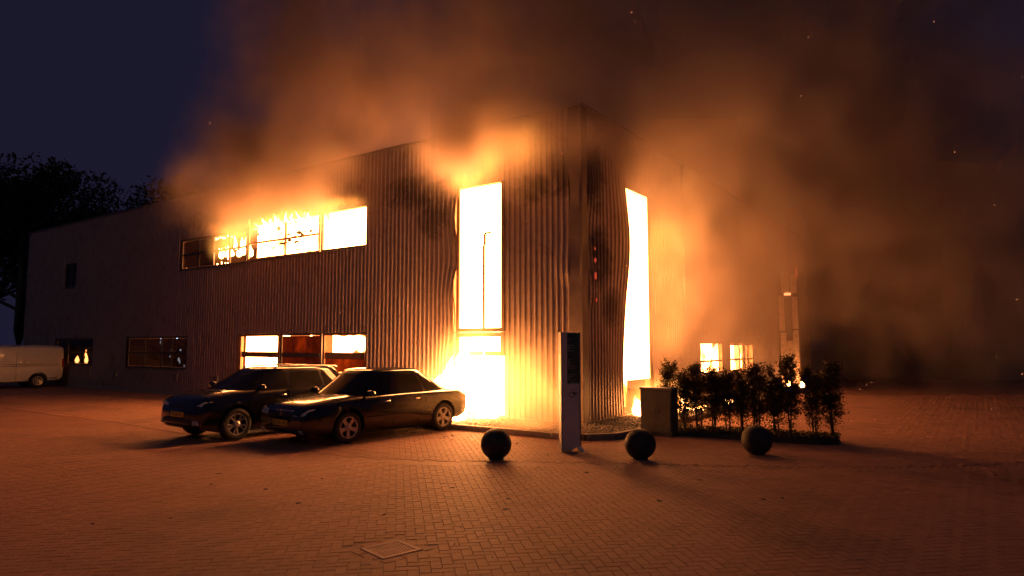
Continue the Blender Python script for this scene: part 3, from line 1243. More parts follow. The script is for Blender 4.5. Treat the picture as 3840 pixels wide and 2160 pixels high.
# ------------------------------------------------------------------ smoke (density grids made by geometry nodes)
def volume_cloud(name, lo, hi, res, blobs, mat, warp=1.2, wscale=.35, nscale=.55, cut=.30, gain=1.6, base=0.0, label=None, seed=0.0, sharp=1.0, zst=.8, thr=.012):
    ng = bpy.data.node_groups.new(name, 'GeometryNodeTree')
    ng.interface.new_socket('Geometry', in_out='INPUT', socket_type='NodeSocketGeometry')
    ng.interface.new_socket('Geometry', in_out='OUTPUT', socket_type='NodeSocketGeometry')
    nn = ng.nodes
    L_ = ng.links.new
    out = nn.new('NodeGroupOutput')
    vc = nn.new('GeometryNodeVolumeCube')
    vc.inputs['Min'].default_value = lo
    vc.inputs['Max'].default_value = hi
    for k, r in zip('XYZ', res):
        vc.inputs['Resolution '+k].default_value = r
    vc.inputs['Background'].default_value = 0
    P_ = nn.new('GeometryNodeInputPosition').outputs[0]

    def vm(op, a, b=None):
        n = nn.new('ShaderNodeVectorMath')
        n.operation = op
        for i, q in enumerate((a, b)):
            if q is None:
                continue
            if isinstance(q, bpy.types.NodeSocket):
                L_(q, n.inputs[i])
            else:
                n.inputs[i].default_value = q
        return n

    def mm(op, a, b=0.0, clamp=False):
        n = nn.new('ShaderNodeMath')
        n.operation = op
        n.use_clamp = clamp
        for i, q in enumerate((a, b)):
            if isinstance(q, bpy.types.NodeSocket):
                L_(q, n.inputs[i])
            else:
                n.inputs[i].default_value = q
        return n.outputs[0]

    def nz(vec, scale, detail, rough=.5):
        n = nn.new('ShaderNodeTexNoise')
        L_(vec, n.inputs['Vector'])
        n.inputs['Scale'].default_value = scale
        n.inputs['Detail'].default_value = detail
        n.inputs['Roughness'].default_value = rough
        return n
    sh = vm('ADD', P_, (seed, seed*.7, 0)).outputs[0]
    n1 = nz(sh, wscale, 2)
    off = vm('MULTIPLY', vm('SUBTRACT', n1.outputs['Color'], (.5, .5, .5)).outputs[0], (warp*2, warp*2, warp*2)).outputs[0]
    p2 = vm('ADD', P_, off).outputs[0]
    tot = None
    for (x, y, z, rx, ry, rz, a) in blobs:
        d = vm('MULTIPLY', vm('SUBTRACT', p2, (x, y, z)).outputs[0], (1/rx, 1/ry, 1/rz)).outputs[0]
        dd = vm('DOT_PRODUCT', d, d).outputs['Value']
        e = mm('MULTIPLY', mm('EXPONENT', mm('MULTIPLY', dd, -sharp)), a)
        tot = e if tot is None else mm('ADD', tot, e)
    pz = vm('MULTIPLY', vm('ADD', sh, off).outputs[0], (1, 1, zst)).outputs[0]
    f = nz(pz, nscale, 4, .58).outputs['Fac']
    f = mm('MAXIMUM', mm('MULTIPLY', mm('SUBTRACT', f, cut), gain), base)
    den = mm('MAXIMUM', mm('SUBTRACT', mm('MULTIPLY', tot, f), thr), 0.0)
    L_(den, vc.inputs['Density'])
    sm = nn.new('GeometryNodeSetMaterial')
    sm.inputs['Material'].default_value = mat
    L_(vc.outputs[0], sm.inputs[0])
    L_(sm.outputs[0], out.inputs[0])
    vd = bpy.data.volumes.new(name)
    o = bpy.data.objects.new(name, vd)
    COL.objects.link(o)
    vd.materials.append(mat)
    md = o.modifiers.new('grid', 'NODES')
    md.node_group = ng
    tag(o, label, kind='stuff')
    return o


SMOKE = [
    # left plume out of the upper windows
    (-10.4, 23.2, 7.3, 1.1, 1.1, 1.0, 2.6), (-9.1, 22.6, 8.4, 1.6, 1.2, 1.2, 2.4), (-7.6, 21.4, 7.9, 1.6, 1.1, 1.1, 2.0),
    (-7.7, 22.6, 10.6, 1.7, 1.5, 1.6, 1.6), (-7.9, 23.4, 13.4, 1.7, 1.7, 1.9, 1.0), (-5.4, 22.4, 10.8, 2.2, 1.9, 1.8, 1.0),
    (-5.2, 19.9, 7.8, 1.3, .8, .8, 2.0), (-6.7, 21.0, 7.3, 1.5, .8, .8, 2.2), (-8.9, 22.2, 7.0, 1.5, .9, .8, 1.6), (-3.9, 19.4, 8.1, 1.2, .8, .7, 1.2), (-8.3, 25.0, 17.0, 1.9, 2.2, 2.4, .8),
    # above the burning roof
    (-2.6, 25.0, 12.4, 4.0, 3.4, 2.6, .35), (.6, 24.5, 15.5, 6.0, 4.0, 4.5, .42), (2.6, 22.5, 11.6, 3.6, 3.0, 2.2, .6), (-1, 28, 19, 7, 6, 5, .3), (2.2, 17.4, 8.5, 1.5, 1.4, .9, 1.2),
    # over the tall window near the corner
    (-.8, 16.6, 7.1, .9, .6, .8, 4.5), (.3, 16.1, 7.1, 1.0, .55, .8, 4.5), (-.7, 16.6, 8.2, 1.1, .8, .9, 2.6), (1.2, 15.7, 6.9, .7, .4, .6, 2.5), (.6, 16.2, 8.0, .9, .7, .7, 1.8),
    # right hand plume
    (4.0, 16.4, 5.9, .95, .8, 1.1, 1.9), (4.6, 16.9, 7.0, 1.3, 1.1, 1.2, 1.5), (5.5, 18.0, 8.8, 1.8, 1.6, 1.7, 1.0), (3.6, 17.2, 7.7, 1.2, 1.0, .8, 1.4),
    (7.6, 20.0, 11.2, 2.8, 2.2, 2.6, .60), (11.1, 21.5, 12.9, 4.0, 3.0, 3.4, .50), (14.0, 23.5, 11.0, 3.8, 2.6, 3.0, .50),
    (9.6, 22.0, 8.3, 2.6, 2.2, 2.2, .65), (8.0, 20.4, 5.8, 1.8, 1.6, 1.4, .45), (14, 28, 15, 8, 6, 6, .40), (6, 24, 18, 6, 4, 5, .35), (16, 25, 7, 4, 3, 3, .35),
    # rolling out of the door and along the wall foot
    (.0, 15.5, 1.0, .75, .5, .75, 2.4), (.5, 15.2, .8, .7, .5, .65, 2.2), (-.5, 15.6, 1.6, .6, .5, .5, 1.6), (.9, 15.0, .4, .6, .5, .4, 1.5), (-.2, 15.0, .5, .9, .4, .5, 2.0),
    # hanging in front of the right wall
    (5.4, 18.6, 3.2, 1.4, 1.8, 1.6, .6), (4.6, 17.0, 2.4, 1.0, 1.1, 1.3, .75), (13.5, 20.5, 4.4, 3.0, 2.0, 2.6, .06), (23, 40, 6, 12, 3.2, 9, 2.2), (11, 34, 14, 8, 4, 6, .8), (8.0, 22, 3.6, 2, 2, 2.2, .18), (19, 27, 6, 6, 3, 5, .50), (15.5, 25, 8, 3, 2.5, 3.5, .25), (7.5, 19.5, 5.2, 2.0, 2, 1.8, .45), (9.5, 27, 2.5, 1.5, 2.0, 2.0, .12),
]
volume_cloud('smoke', (-17, 12.5, .1), (34, 45, 26), (158, 100, 82), SMOKE, mat_smoke(1.0), warp=1.1, nscale=.58, cut=.43, gain=4.8, base=.15, thr=.022, label='brown and orange smoke billowing from the burning building')
GLOW = []  # burning gas, plus emission that stands in for lit smoke
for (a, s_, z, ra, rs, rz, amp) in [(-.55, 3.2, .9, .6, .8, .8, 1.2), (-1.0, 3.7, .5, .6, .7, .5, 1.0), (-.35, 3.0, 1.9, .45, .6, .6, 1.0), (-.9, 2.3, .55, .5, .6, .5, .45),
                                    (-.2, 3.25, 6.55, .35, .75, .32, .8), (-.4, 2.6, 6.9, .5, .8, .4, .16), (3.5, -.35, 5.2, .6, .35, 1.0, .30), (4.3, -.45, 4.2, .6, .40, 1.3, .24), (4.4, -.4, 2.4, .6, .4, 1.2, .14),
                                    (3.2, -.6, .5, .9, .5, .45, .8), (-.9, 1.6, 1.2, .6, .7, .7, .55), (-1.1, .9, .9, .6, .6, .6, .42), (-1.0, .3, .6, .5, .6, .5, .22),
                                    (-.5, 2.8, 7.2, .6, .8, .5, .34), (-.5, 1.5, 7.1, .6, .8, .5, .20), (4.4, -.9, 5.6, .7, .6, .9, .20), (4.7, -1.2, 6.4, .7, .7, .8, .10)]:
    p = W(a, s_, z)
    GLOW.append((p.x, p.y, p.z, max(.3, (ra+rs)/2), max(.3, (ra+rs)/2), rz, amp))
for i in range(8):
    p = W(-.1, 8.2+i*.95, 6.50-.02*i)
    GLOW.append((p.x, p.y, p.z, .55, .5, .20, .55 if i < 3 else .75))
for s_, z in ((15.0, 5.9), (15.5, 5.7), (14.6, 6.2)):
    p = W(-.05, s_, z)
    GLOW.append((p.x, p.y, p.z, .35, .35, .35, .6))
volume_cloud('flames', (-12.5, 13.4, .05), (6.5, 29, 8.2), (130, 106, 56), GLOW, mat_flame_smoke_glow(9.0), warp=.35, wscale=.9, nscale=1.4, cut=.28, gain=2.0, zst=.5)  # flames, and glow added inside the smoke by door and tall window

# ------------------------------------------------------------------ cars
def bake(o):
    dg = bpy.context.evaluated_depsgraph_get()
    me = bpy.data.meshes.new_from_object(o.evaluated_get(dg))
    o.modifiers.clear()
    o.data = me
    return o


def interp(tab, x):
    xs = [t[0] for t in tab]
    return [float(np.interp(x, xs, [t[i] for t in tab])) for i in range(1, len(tab[0]))]


def loft_body(tab, L_, n=44):
    """tab rows: x, zbottom, zshoulder, ztop, halfwidth"""
    rings = []
    for i in range(n+1):
        t_ = i/n
        x = -L_/2 + L_*(.5-.5*math.cos(PI*t_))*.35 + L_*t_*.65
        x = max(-L_/2, min(L_/2, x))
        zb, zs, zt, w_ = interp(tab, x)
        h = zs-zb
        half = [(0, zb), (.62*w_, zb), (.90*w_, zb+.02), (.965*w_, zb+.12*h+.02), (.99*w_, zb+.35*h), (1.0*w_, zb+.62*h), (.985*w_, zs-.10*h), (.955*w_, zs-.015),
                (.90*w_, zs+.35*(zt-zs)), (.62*w_, zs+.86*(zt-zs)), (0, zt)]
        ring = [(x, -y, z) for y, z in half] + [(x, y, z) for y, z in half[-2:0:-1]]
        rings.append(ring)
    m = len(rings[0])
    vs = [v for r in rings for v in r]
    fs = []
    for i in range(len(rings)-1):
        for q in range(m):
            fs.append((i*m+q, i*m+(q+1) % m, (i+1)*m+(q+1) % m, (i+1)*m+q))
    fs.append(tuple(range(m))[::-1])
    fs.append(tuple((len(rings)-1)*m+q for q in range(m)))
    return vs, fs


class Cabin:
    """greenhouse defined by plan outlines between the belt and the roof"""
    def __init__(s, zb, zr, xf0, xf1, xr0, xr1, w0, w1, n=3.6, crown=.05):
        s.__dict__.update(locals())

    def at(s, ang, t_, off=0.0):
        ease = max(0.0, t_)**.88
        xf = s.xf0+(s.xf1-s.xf0)*ease
        xr = s.xr0+(s.xr1-s.xr0)*ease
        w_ = s.w0+(s.w1-s.w0)*(max(0.0, t_)**1.25)
        xc, a = (xf+xr)/2, (xf-xr)/2
        c_, sn = math.cos(ang), math.sin(ang)
        x = xc+(a+off)*math.copysign(abs(c_)**(2/s.n), c_)
        y = (w_+off)*math.copysign(abs(sn)**(2/s.n), sn)
        z = s.zb+(s.zr-s.zb)*t_
        return Vector((x, y, z))

    def ang_of_x(s, x, t_, side):
        ease = max(0.0, t_)**.88
        xf = s.xf0+(s.xf1-s.xf0)*ease
        xr = s.xr0+(s.xr1-s.xr0)*ease
        xc, a = (xf+xr)/2, (xf-xr)/2
        q = max(-1, min(1, (x-xc)/a))
        c_ = math.copysign(abs(q)**(s.n/2), q)
        return side*math.acos(c_)

    def shell(s, seg=72):
        vs, fs = [], []
        rows = [0, .15, .3, .45, .6, .75, .88, .96, 1.0]
        for t_ in rows:
            for q in range(seg):
                p = s.at(2*PI*q/seg, t_)
                vs.append(p)
        k = len(rows)
        for sc, dz in ((.965, .022), (.86, .042), (.6, s.crown), (.3, s.crown+.008)):
            for q in range(seg):
                p = s.at(2*PI*q/seg, 1.0)
                xc = (s.xf1+s.xr1)/2
                vs.append(Vector((xc+(p.x-xc)*sc, p.y*sc, s.zr+dz)))
            k += 1
        for i in range(k-1):
            for q in range(seg):
                fs.append((i*seg+q, i*seg+(q+1) % seg, (i+1)*seg+(q+1) % seg, (i+1)*seg+q))
        fs.append(tuple((k-1)*seg+q for q in range(seg)))
        return vs, fs

    def patch(s, fa, fb, t0, t1, off=.004, nu=12, nv=7, soft=0.0):
        """fa(t), fb(t): start and end angle at height t"""
        vs, fs = [], []
        for j in range(nv+1):
            t_ = t0+(t1-t0)*j/nv
            a, b_ = fa(t_), fb(t_)
            for i in range(nu+1):
                vs.append(s.at(a+(b_-a)*i/nu, t_, off))
        for j in range(nv):
            for i in range(nu):
                q = j*(nu+1)+i
                fs.append((q, q+1, q+nu+2, q+nu+1))
        return vs, fs


def wheel_mesh(R_, W_, style):
    """wheel axis along Y, outer side +Y"""
    rot = Matrix.Rotation(-PI/2, 4, 'X')     # z -> +y
    ty = MB()
    r_ = R_*(.70 if style != 'steel' else .66)
    ty.lathe([(r_-.01, -W_/2+.01), (r_+.02, -W_/2), (R_-.02, -W_/2+.005), (R_, -W_/2+.035), (R_, W_/2-.035), (R_-.02, W_/2-.005), (r_+.02, W_/2), (r_-.005, W_/2-.015)], 40, rot)
    tyre = ty.mesh('tyre', M['rubber'], True)
    dk = MB().lathe([(0, W_/2-.09), (r_-.02, W_/2-.07), (r_-.01, W_/2-.02)], 36, rot)
    dish = dk.mesh('wheel_dish', M['rim_dark'], True)
    sp = MB()
    sp.lathe([(r_-.035, W_/2-.03), (r_-.03, W_/2-.006), (r_-.006, W_/2-.004), (r_-.004, W_/2-.02)], 40, rot)
    sp.lathe([(0, W_/2-.012), (.045, W_/2-.014), (.075, W_/2-.03), (.08, W_/2-.06)], 24, rot)
    n = {'five': 5, 'turbine': 5, 'steel': 10}[style]
    for k in range(n):
        a = 2*PI*k/n+.3
        if style == 'five':
            pr = [(.05, -.032, .030), (.05, .032, .030), (r_-.02, .045, .016), (r_-.02, -.045, .016)]
            polys = [pr]
        elif style == 'turbine':
            polys = [[(.04, -.020, .03), (.04, .018, .03), (r_-.02, .050, .014), (r_-.02, .012, .014)],
                     [(.06, .016, .032), (.07, -.024, .032), (r_-.02, -.095, .018), (r_-.02, -.062, .018)]]
        else:
            polys = [[(.05, -.012, .03), (.05, .012, .03), (r_-.02, .018, .02), (r_-.02, -.018, .02)]]
        for pl in polys:
            top = [Vector((x, y, W_/2-d)) for x, y, d in pl]
            bot = [Vector((x, y, W_/2-d-.025)) for x, y, d in pl]
            mt = rot @ Matrix.Rotation(a, 4, 'Z')
            sp.add([mt @ v for v in top+bot], [(0, 1, 2, 3), (0, 4, 5, 1), (1, 5, 6, 2), (2, 6, 7, 3), (3, 7, 4, 0)])
    rim = sp.mesh('rim', M['rim'])
    return tyre, dish, rim


def add_wheels(root, pos, R_, W_, style):
    tyre, dish, rim = wheel_mesh(R_, W_, style)
    for x, y in pos:
        o = link('wheel', tyre, root)
        o.location = (x, y, R_)
        if y < 0:
            o.rotation_euler = (0, 0, PI)
        link('wheel_dish', dish, o)
        link('rim', rim, o)


def arches(body, pos, R_, wd):
    b = MB()
    for x, y in pos:
        sg = 1 if y > 0 else -1
        rot = Matrix.Translation((x, y+sg*.25, R_+.01)) @ Matrix.Rotation(-sg*PI/2, 4, 'X')
        b.lathe([(0, -.47), (R_+.06, -.47), (R_+.06, .5), (0, .5)], 40, rot)
    c = b.build('cutter', None, body.parent)
    bm = bmesh.new()
    bm.from_mesh(c.data)
    bmesh.ops.remove_doubles(bm, verts=bm.verts, dist=1e-5)
    bmesh.ops.recalc_face_normals(bm, faces=bm.faces)
    bm.to_mesh(c.data)
    bm.free()
    md = body.modifiers.new('cut', 'BOOLEAN')
    md.operation = 'DIFFERENCE'
    md.solver = 'EXACT'
    md.object = c
    bake(body)
    me = c.data
    bpy.data.objects.remove(c)
    bpy.data.meshes.remove(me)


def smooth_sharp(o, ang=40):
    me = o.data
    me.polygons.foreach_set('use_smooth', [True]*len(me.polygons))
    try:
        me.set_sharp_from_angle(angle=math.radians(ang))
    except Exception:
        pass


def text_mesh(s, size, mat, name, parent, mt, extr=.001):
    cu = bpy.data.curves.new(name, 'FONT')
    cu.body = s
    cu.size = size
    cu.align_x = 'CENTER'
    cu.align_y = 'CENTER'
    cu.extrude = extr
    t_ = bpy.data.objects.new(name+'_tmp', cu)
    COL.objects.link(t_)
    dg = bpy.context.evaluated_depsgraph_get()
    me = bpy.data.meshes.new_from_object(t_.evaluated_get(dg))
    bpy.data.objects.remove(t_)
    me.materials.clear()
    me.materials.append(mat)
    me.transform(mt)
    return link(name, me, parent)


def make_car(name, label, loc, rz, L_, WD, tab, cab, wheels, R_, style, mat, splits, kind, plate_text):
    root = empty(name, (*loc, 0), rz)
    tag(root, label, 'car')
    vs, fs = loft_body(tab, L_)
    body = MB().add(vs, fs).build('body', mat, root)
    bm = bmesh.new()
    bm.from_mesh(body.data)
    bmesh.ops.recalc_face_normals(bm, faces=bm.faces)
    bm.to_mesh(body.data)
    bm.free()
    arches(body, wheels, R_, .2)
    smooth_sharp(body, 38)
    vs, fs = cab.shell()
    roof = MB().add(vs, fs).build('roof', mat, root, True)
    T0, T1 = .05, .90
    # windscreen, rear screen
    wa = lambda t_: -(math.asin(.86**(cab.n/2)))
    v, f = cab.patch(lambda t_: wa(t_), lambda t_: -wa(t_), .03, .93, .005, 16, 8)
    MB().add(v, f).build('windscreen', M['car_glass'], root, True)
    v, f = cab.patch(lambda t_: PI+wa(t_), lambda t_: PI-wa(t_), .10, .90, .005, 16, 8)
    MB().add(v, f).build('rear_window', M['car_glass'], root, True)
    for side in (1, -1):
        for (xa, xb, xa1, xb1) in splits:      # bottom x range and top x range
            fa = lambda t_, xa=xa, xa1=xa1: cab.ang_of_x(xa+(xa1-xa)*t_, t_, side)
            fb = lambda t_, xb=xb, xb1=xb1: cab.ang_of_x(xb+(xb1-xb)*t_, t_, side)
            v, f = cab.patch(fa, fb, T0, T1, .005, 14, 8)
            if side < 0:
                f = [q[::-1] for q in f]
            MB().add(v, f).build('side_window', M['car_glass'], root, True)
        # belt line strip
        fa = lambda t_: cab.ang_of_x(splits[0][0]+.02, t_, side)
        fb = lambda t_: cab.ang_of_x(splits[-1][1]-.02, t_, side)
        v, f = cab.patch(fa, fb, -.03, .025, .012, 30, 1)
        MB().add(v, f).build('belt_strip', M['chrome'], root, True)
        # mirror
        mx = splits[0][0]-.16
        zb, zs, zt, w_ = interp(tab, mx)
        b = MB()
        b.lathe([(0, -.11), (.055, -.095), (.08, -.03), (.08, .04), (.05, .10), (0, .11)], 16,
                Matrix.Translation((mx, side*(WD/2+.10), zs+.09)) @ Matrix.Rotation(PI/2, 4, 'X') @ Matrix.Scale(.8, 4, (0, 1, 0)))
        b.box(mx-.03, mx+.03, min(side*(WD/2-.10), side*(WD/2+.06)), max(side*(WD/2-.10), side*(WD/2+.06)), zs+.02, zs+.06)
        b.build('wing_mirror', mat, root, True)
        # door seams, handles, sill
        for x0 in (splits[0][0]+.03, splits[0][1]-.02, splits[1][1]-.0):
            pts = []
            zb, zs, zt, w_ = interp(tab, x0)
            h = zs-zb
            for (ky, kz) in ((.967, .14), (.992, .35), (1.002, .62), (.988, .90), (.96, .985)):
                xx = x0
                if x0 == splits[1][1] and kz < .62:
                    xx = x0+(.62-kz)*.55
                _, _, _, ww = interp(tab, xx)
                pts.append(Vector((xx, side*(ww*ky+.001), zb+kz*h)))
            MB().tube(pts, .0042, 5).build('door_seam', M['rim_dark'], root)
        for x0 in (splits[0][1]+.16, splits[1][1]+.30):
            zb, zs, zt, w_ = interp(tab, x0)
            yy = side*(w_*.99+.018)
            MB().tube([Vector((x0-.09, yy-side*.025, zs-.12)), Vector((x0-.07, yy, zs-.118)), Vector((x0+.07, yy, zs-.118)), Vector((x0+.09, yy-side*.025, zs-.12))], .013, 8).build('door_handle', M['chrome'], root, True)
        # rubbing strip
        pts = []
        for i in range(13):
            x0 = wheels[2][0]+.45+(wheels[0][0]-wheels[2][0]-.9)*i/12
            zb, zs, zt, w_ = interp(tab, x0)
            pts.append(Vector((x0, side*(w_*.995+.004), zb+.44*(zs-zb))))
        MB().tube(pts, .012, 6).build('rubbing_strip', mat, root, True)
    # nose: lights, grille, plate, lower intake
    xf = L_/2

    def nose(y, z):
        """x of the front surface at y, z (from the loft)"""
        lo, hi = xf-1.0, xf
        for _ in range(24):
            md = (lo+hi)/2
            zb, zs, zt, w_ = interp(tab, md)
            top = zs+(zt-zs)*max(0, 1-abs(y)/(.9*w_))**.6 if abs(y) < .9*w_ else zs
            if abs(y) < w_*.97 and zb < z < top:
                lo = md
            else:
                hi = md
        return lo

    def nose_patch(y0, y1, z0, z1, off, nm, mt_, nu=8, nv=4, fz=None):
        vs, fs = [], []
        for j in range(nv+1):
            for i in range(nu+1):
                y = y0+(y1-y0)*i/nu
                za, zb_ = (z0, z1) if fz is None else fz(i/nu)
                z = za+(zb_-za)*j/nv
                vs.append((nose(y, z)+off, y, z))
        for j in range(nv):
            for i in range(nu):
                q = j*(nu+1)+i
                fs.append((q, q+1, q+nu+2, q+nu+1))
        o = MB().add(vs, fs).build(nm, mt_, root, True)
        sd = o.modifiers.new('thick', 'SOLIDIFY')
        sd.thickness = .012
        return o
    if kind == 'hatch':
        for sg in (1, -1):
            nose_patch(sg*.46, sg*.84, .60, .74, .004, 'headlight', M['lamp_glass'], 12, 4, lambda u: (.60+.03*u, .70+.045*u))
        nose_patch(-.40, .40, .58, .69, .003, 'grille', M['plastic'])
        nose_patch(-.42, .42, .695, .712, .010, 'grille_bar', M['chrome'], 8, 1)
        nose_patch(-.55, .55, .24, .35, .003, 'lower_intake', M['plastic'])
        for sg in (1, -1):
            nose_patch(sg*.62, sg*.74, .26, .34, .006, 'fog_lamp', M['lamp_glass'], 4, 3)
        b = MB().lathe([(.045, 0), (.062, .004), (.062, .012), (.045, .014)], 24, Matrix.Translation((nose(0, .66)+.004, 0, .65)) @ Matrix.Rotation(PI/2, 4, 'Y'))
        b.box(.0, .010, -.055, .055, -.006, .006, Matrix.Translation((nose(0, .66)+.004, 0, .65)))
        b.build('badge', M['chrome'], root)
        pz = .46
    else:
        for sg in (1, -1):
            nose_patch(sg*.42, sg*.86, .72, .84, .004, 'headlight', M['lamp_glass'], 12, 4, lambda u: (.715+.05*u, .775+.065*u))
            nose_patch(sg*.60, sg*.78, .36, .46, .005, 'fog_lamp', M['lamp_glass'], 4, 3)
        nose_patch(-.40, .40, .70, .75, .004, 'grille', M['plastic'])
        nose_patch(-.55, .55, .30, .50, .003, 'lower_intake', M['plastic'])
        pz = .56
    pxn = nose(0, pz)+.016
    pl = MB().box(pxn-.012, pxn, -.26, .26, pz-.055, pz+.055).build('number_plate', M['plate'], root, bevel=.004)
    mt = Matrix.Translation((pxn+.0015, 0, pz)) @ Matrix.Rotation(PI/2, 4, 'Z') @ Matrix.Rotation(PI/2, 4, 'X')
    text_mesh(plate_text, .10, M['plate_ink'], 'plate_lettering', pl, mt)
    # tail lamps
    for sg in (1, -1):
        MB().box(-L_/2+.06, -L_/2+.24, min(sg*(WD/2-.24), sg*(WD/2-.10)), max(sg*(WD/2-.24), sg*(WD/2-.10)), .66, .80).build('tail_light', M['tail'], root, bevel=.02)
    b = MB().box(-L_/2+.6, L_/2-.6, -WD/2+.18, WD/2-.18, .16, .30)
    b.build('underbody', M['rim_dark'], root)
    for sg in (1, -1):
        MB().tube([Vector((cab.xf0+.10, sg*.55, cab.zb+.02)), Vector((cab.xf0+.16, sg*.05, cab.zb+.015))], .010, 5).build('wiper', M['plastic'], root)
    add_wheels(root, wheels, R_, .21, style)
    return root


M['tail'] = simple('tail_lamp_red', (.30, .02, .015), .15, .1)

# dark five-door hatchback beside the blaze
h_ang = math.atan2(-.77, -.637)
tabA = [(-2.30, .44, .72, .76, .66), (-2.24, .32, .84, .90, .80), (-2.0, .26, .90, .98, .865), (-1.3, .22, .92, .98, .89), (-.3, .19, .93, .97, .895), (.7, .19, .91, .95, .89), (1.05, .19, .90, .985, .885), (1.5, .19, .86, .945, .875), (1.9, .20, .80, .885, .86), (2.12, .22, .755, .83, .83), (2.24, .25, .69, .755, .79), (2.30, .32, .60, .66, .73)]
cabA = Cabin(.90, 1.42, 1.36, .55, -2.12, -1.02, .81, .64, 3.4, .06)
whA = [(1.27, .76), (1.27, -.76), (-1.42, .76), (-1.42, -.76)]
make_car('hatchback', 'dark five door hatchback parked nearest the blazing doorway, five spoke wheels', (-3.11-.09*.637, 15.32-.09*.77), h_ang, 4.60, 1.80, tabA, cabA, whA, .325, 'five',
         M['paint_black'], [(1.0, .14, .50, .04), (.06, -.84, -.04, -.66), (-.90, -1.62, -.72, -1.0)], 'hatch', '20-ND-XK')

tabB = [(-2.18, .46, .90, .92, .70), (-2.10, .32, 1.0, 1.04, .82), (-1.8, .26, 1.04, 1.06, .88), (-1.0, .24, 1.04, 1.07, .90), (0, .22, 1.02, 1.05, .90), (.85, .22, 1.0, 1.06, .895), (1.3, .22, .95, 1.04, .885), (1.75, .23, .89, .99, .865), (2.0, .25, .85, .93, .84), (2.12, .28, .78, .86, .79), (2.18, .38, .64, .70, .70)]
cabB = Cabin(1.0, 1.44, 1.42, .58, -2.04, -1.50, .81, .64, 4.0, .06)
whB = [(1.35, .78), (1.35, -.78), (-1.35, .78), (-1.35, -.78)]
hb = math.atan2(-.80, -.60)
hx, hy = math.cos(hb), math.sin(hb)
cxB = -5.86-1.35*hx+.78*hy
cyB = 14.26-1.35*hy-.78*hx
suv = make_car('crossover_car', 'dark crossover car with roof rails parked left of the hatchback', (cxB, cyB), hb, 4.36, 1.81, tabB, cabB, whB, .335, 'turbine',
               M['paint_navy'], [(1.04, .12, .50, .04), (.04, -.88, -.06, -.80), (-.94, -1.64, -.86, -1.32)], 'suv', 'K-283-RL')
for sg in (1, -1):
    pts = [Vector((.36, sg*.60, 1.455)), Vector((.28, sg*.605, 1.50)), Vector((-.6, sg*.60, 1.52)), Vector((-1.38, sg*.575, 1.495)), Vector((-1.48, sg*.57, 1.45))]
    MB().tube(pts, .016, 8).build('roof_rail', M['chrome'], suv, True)


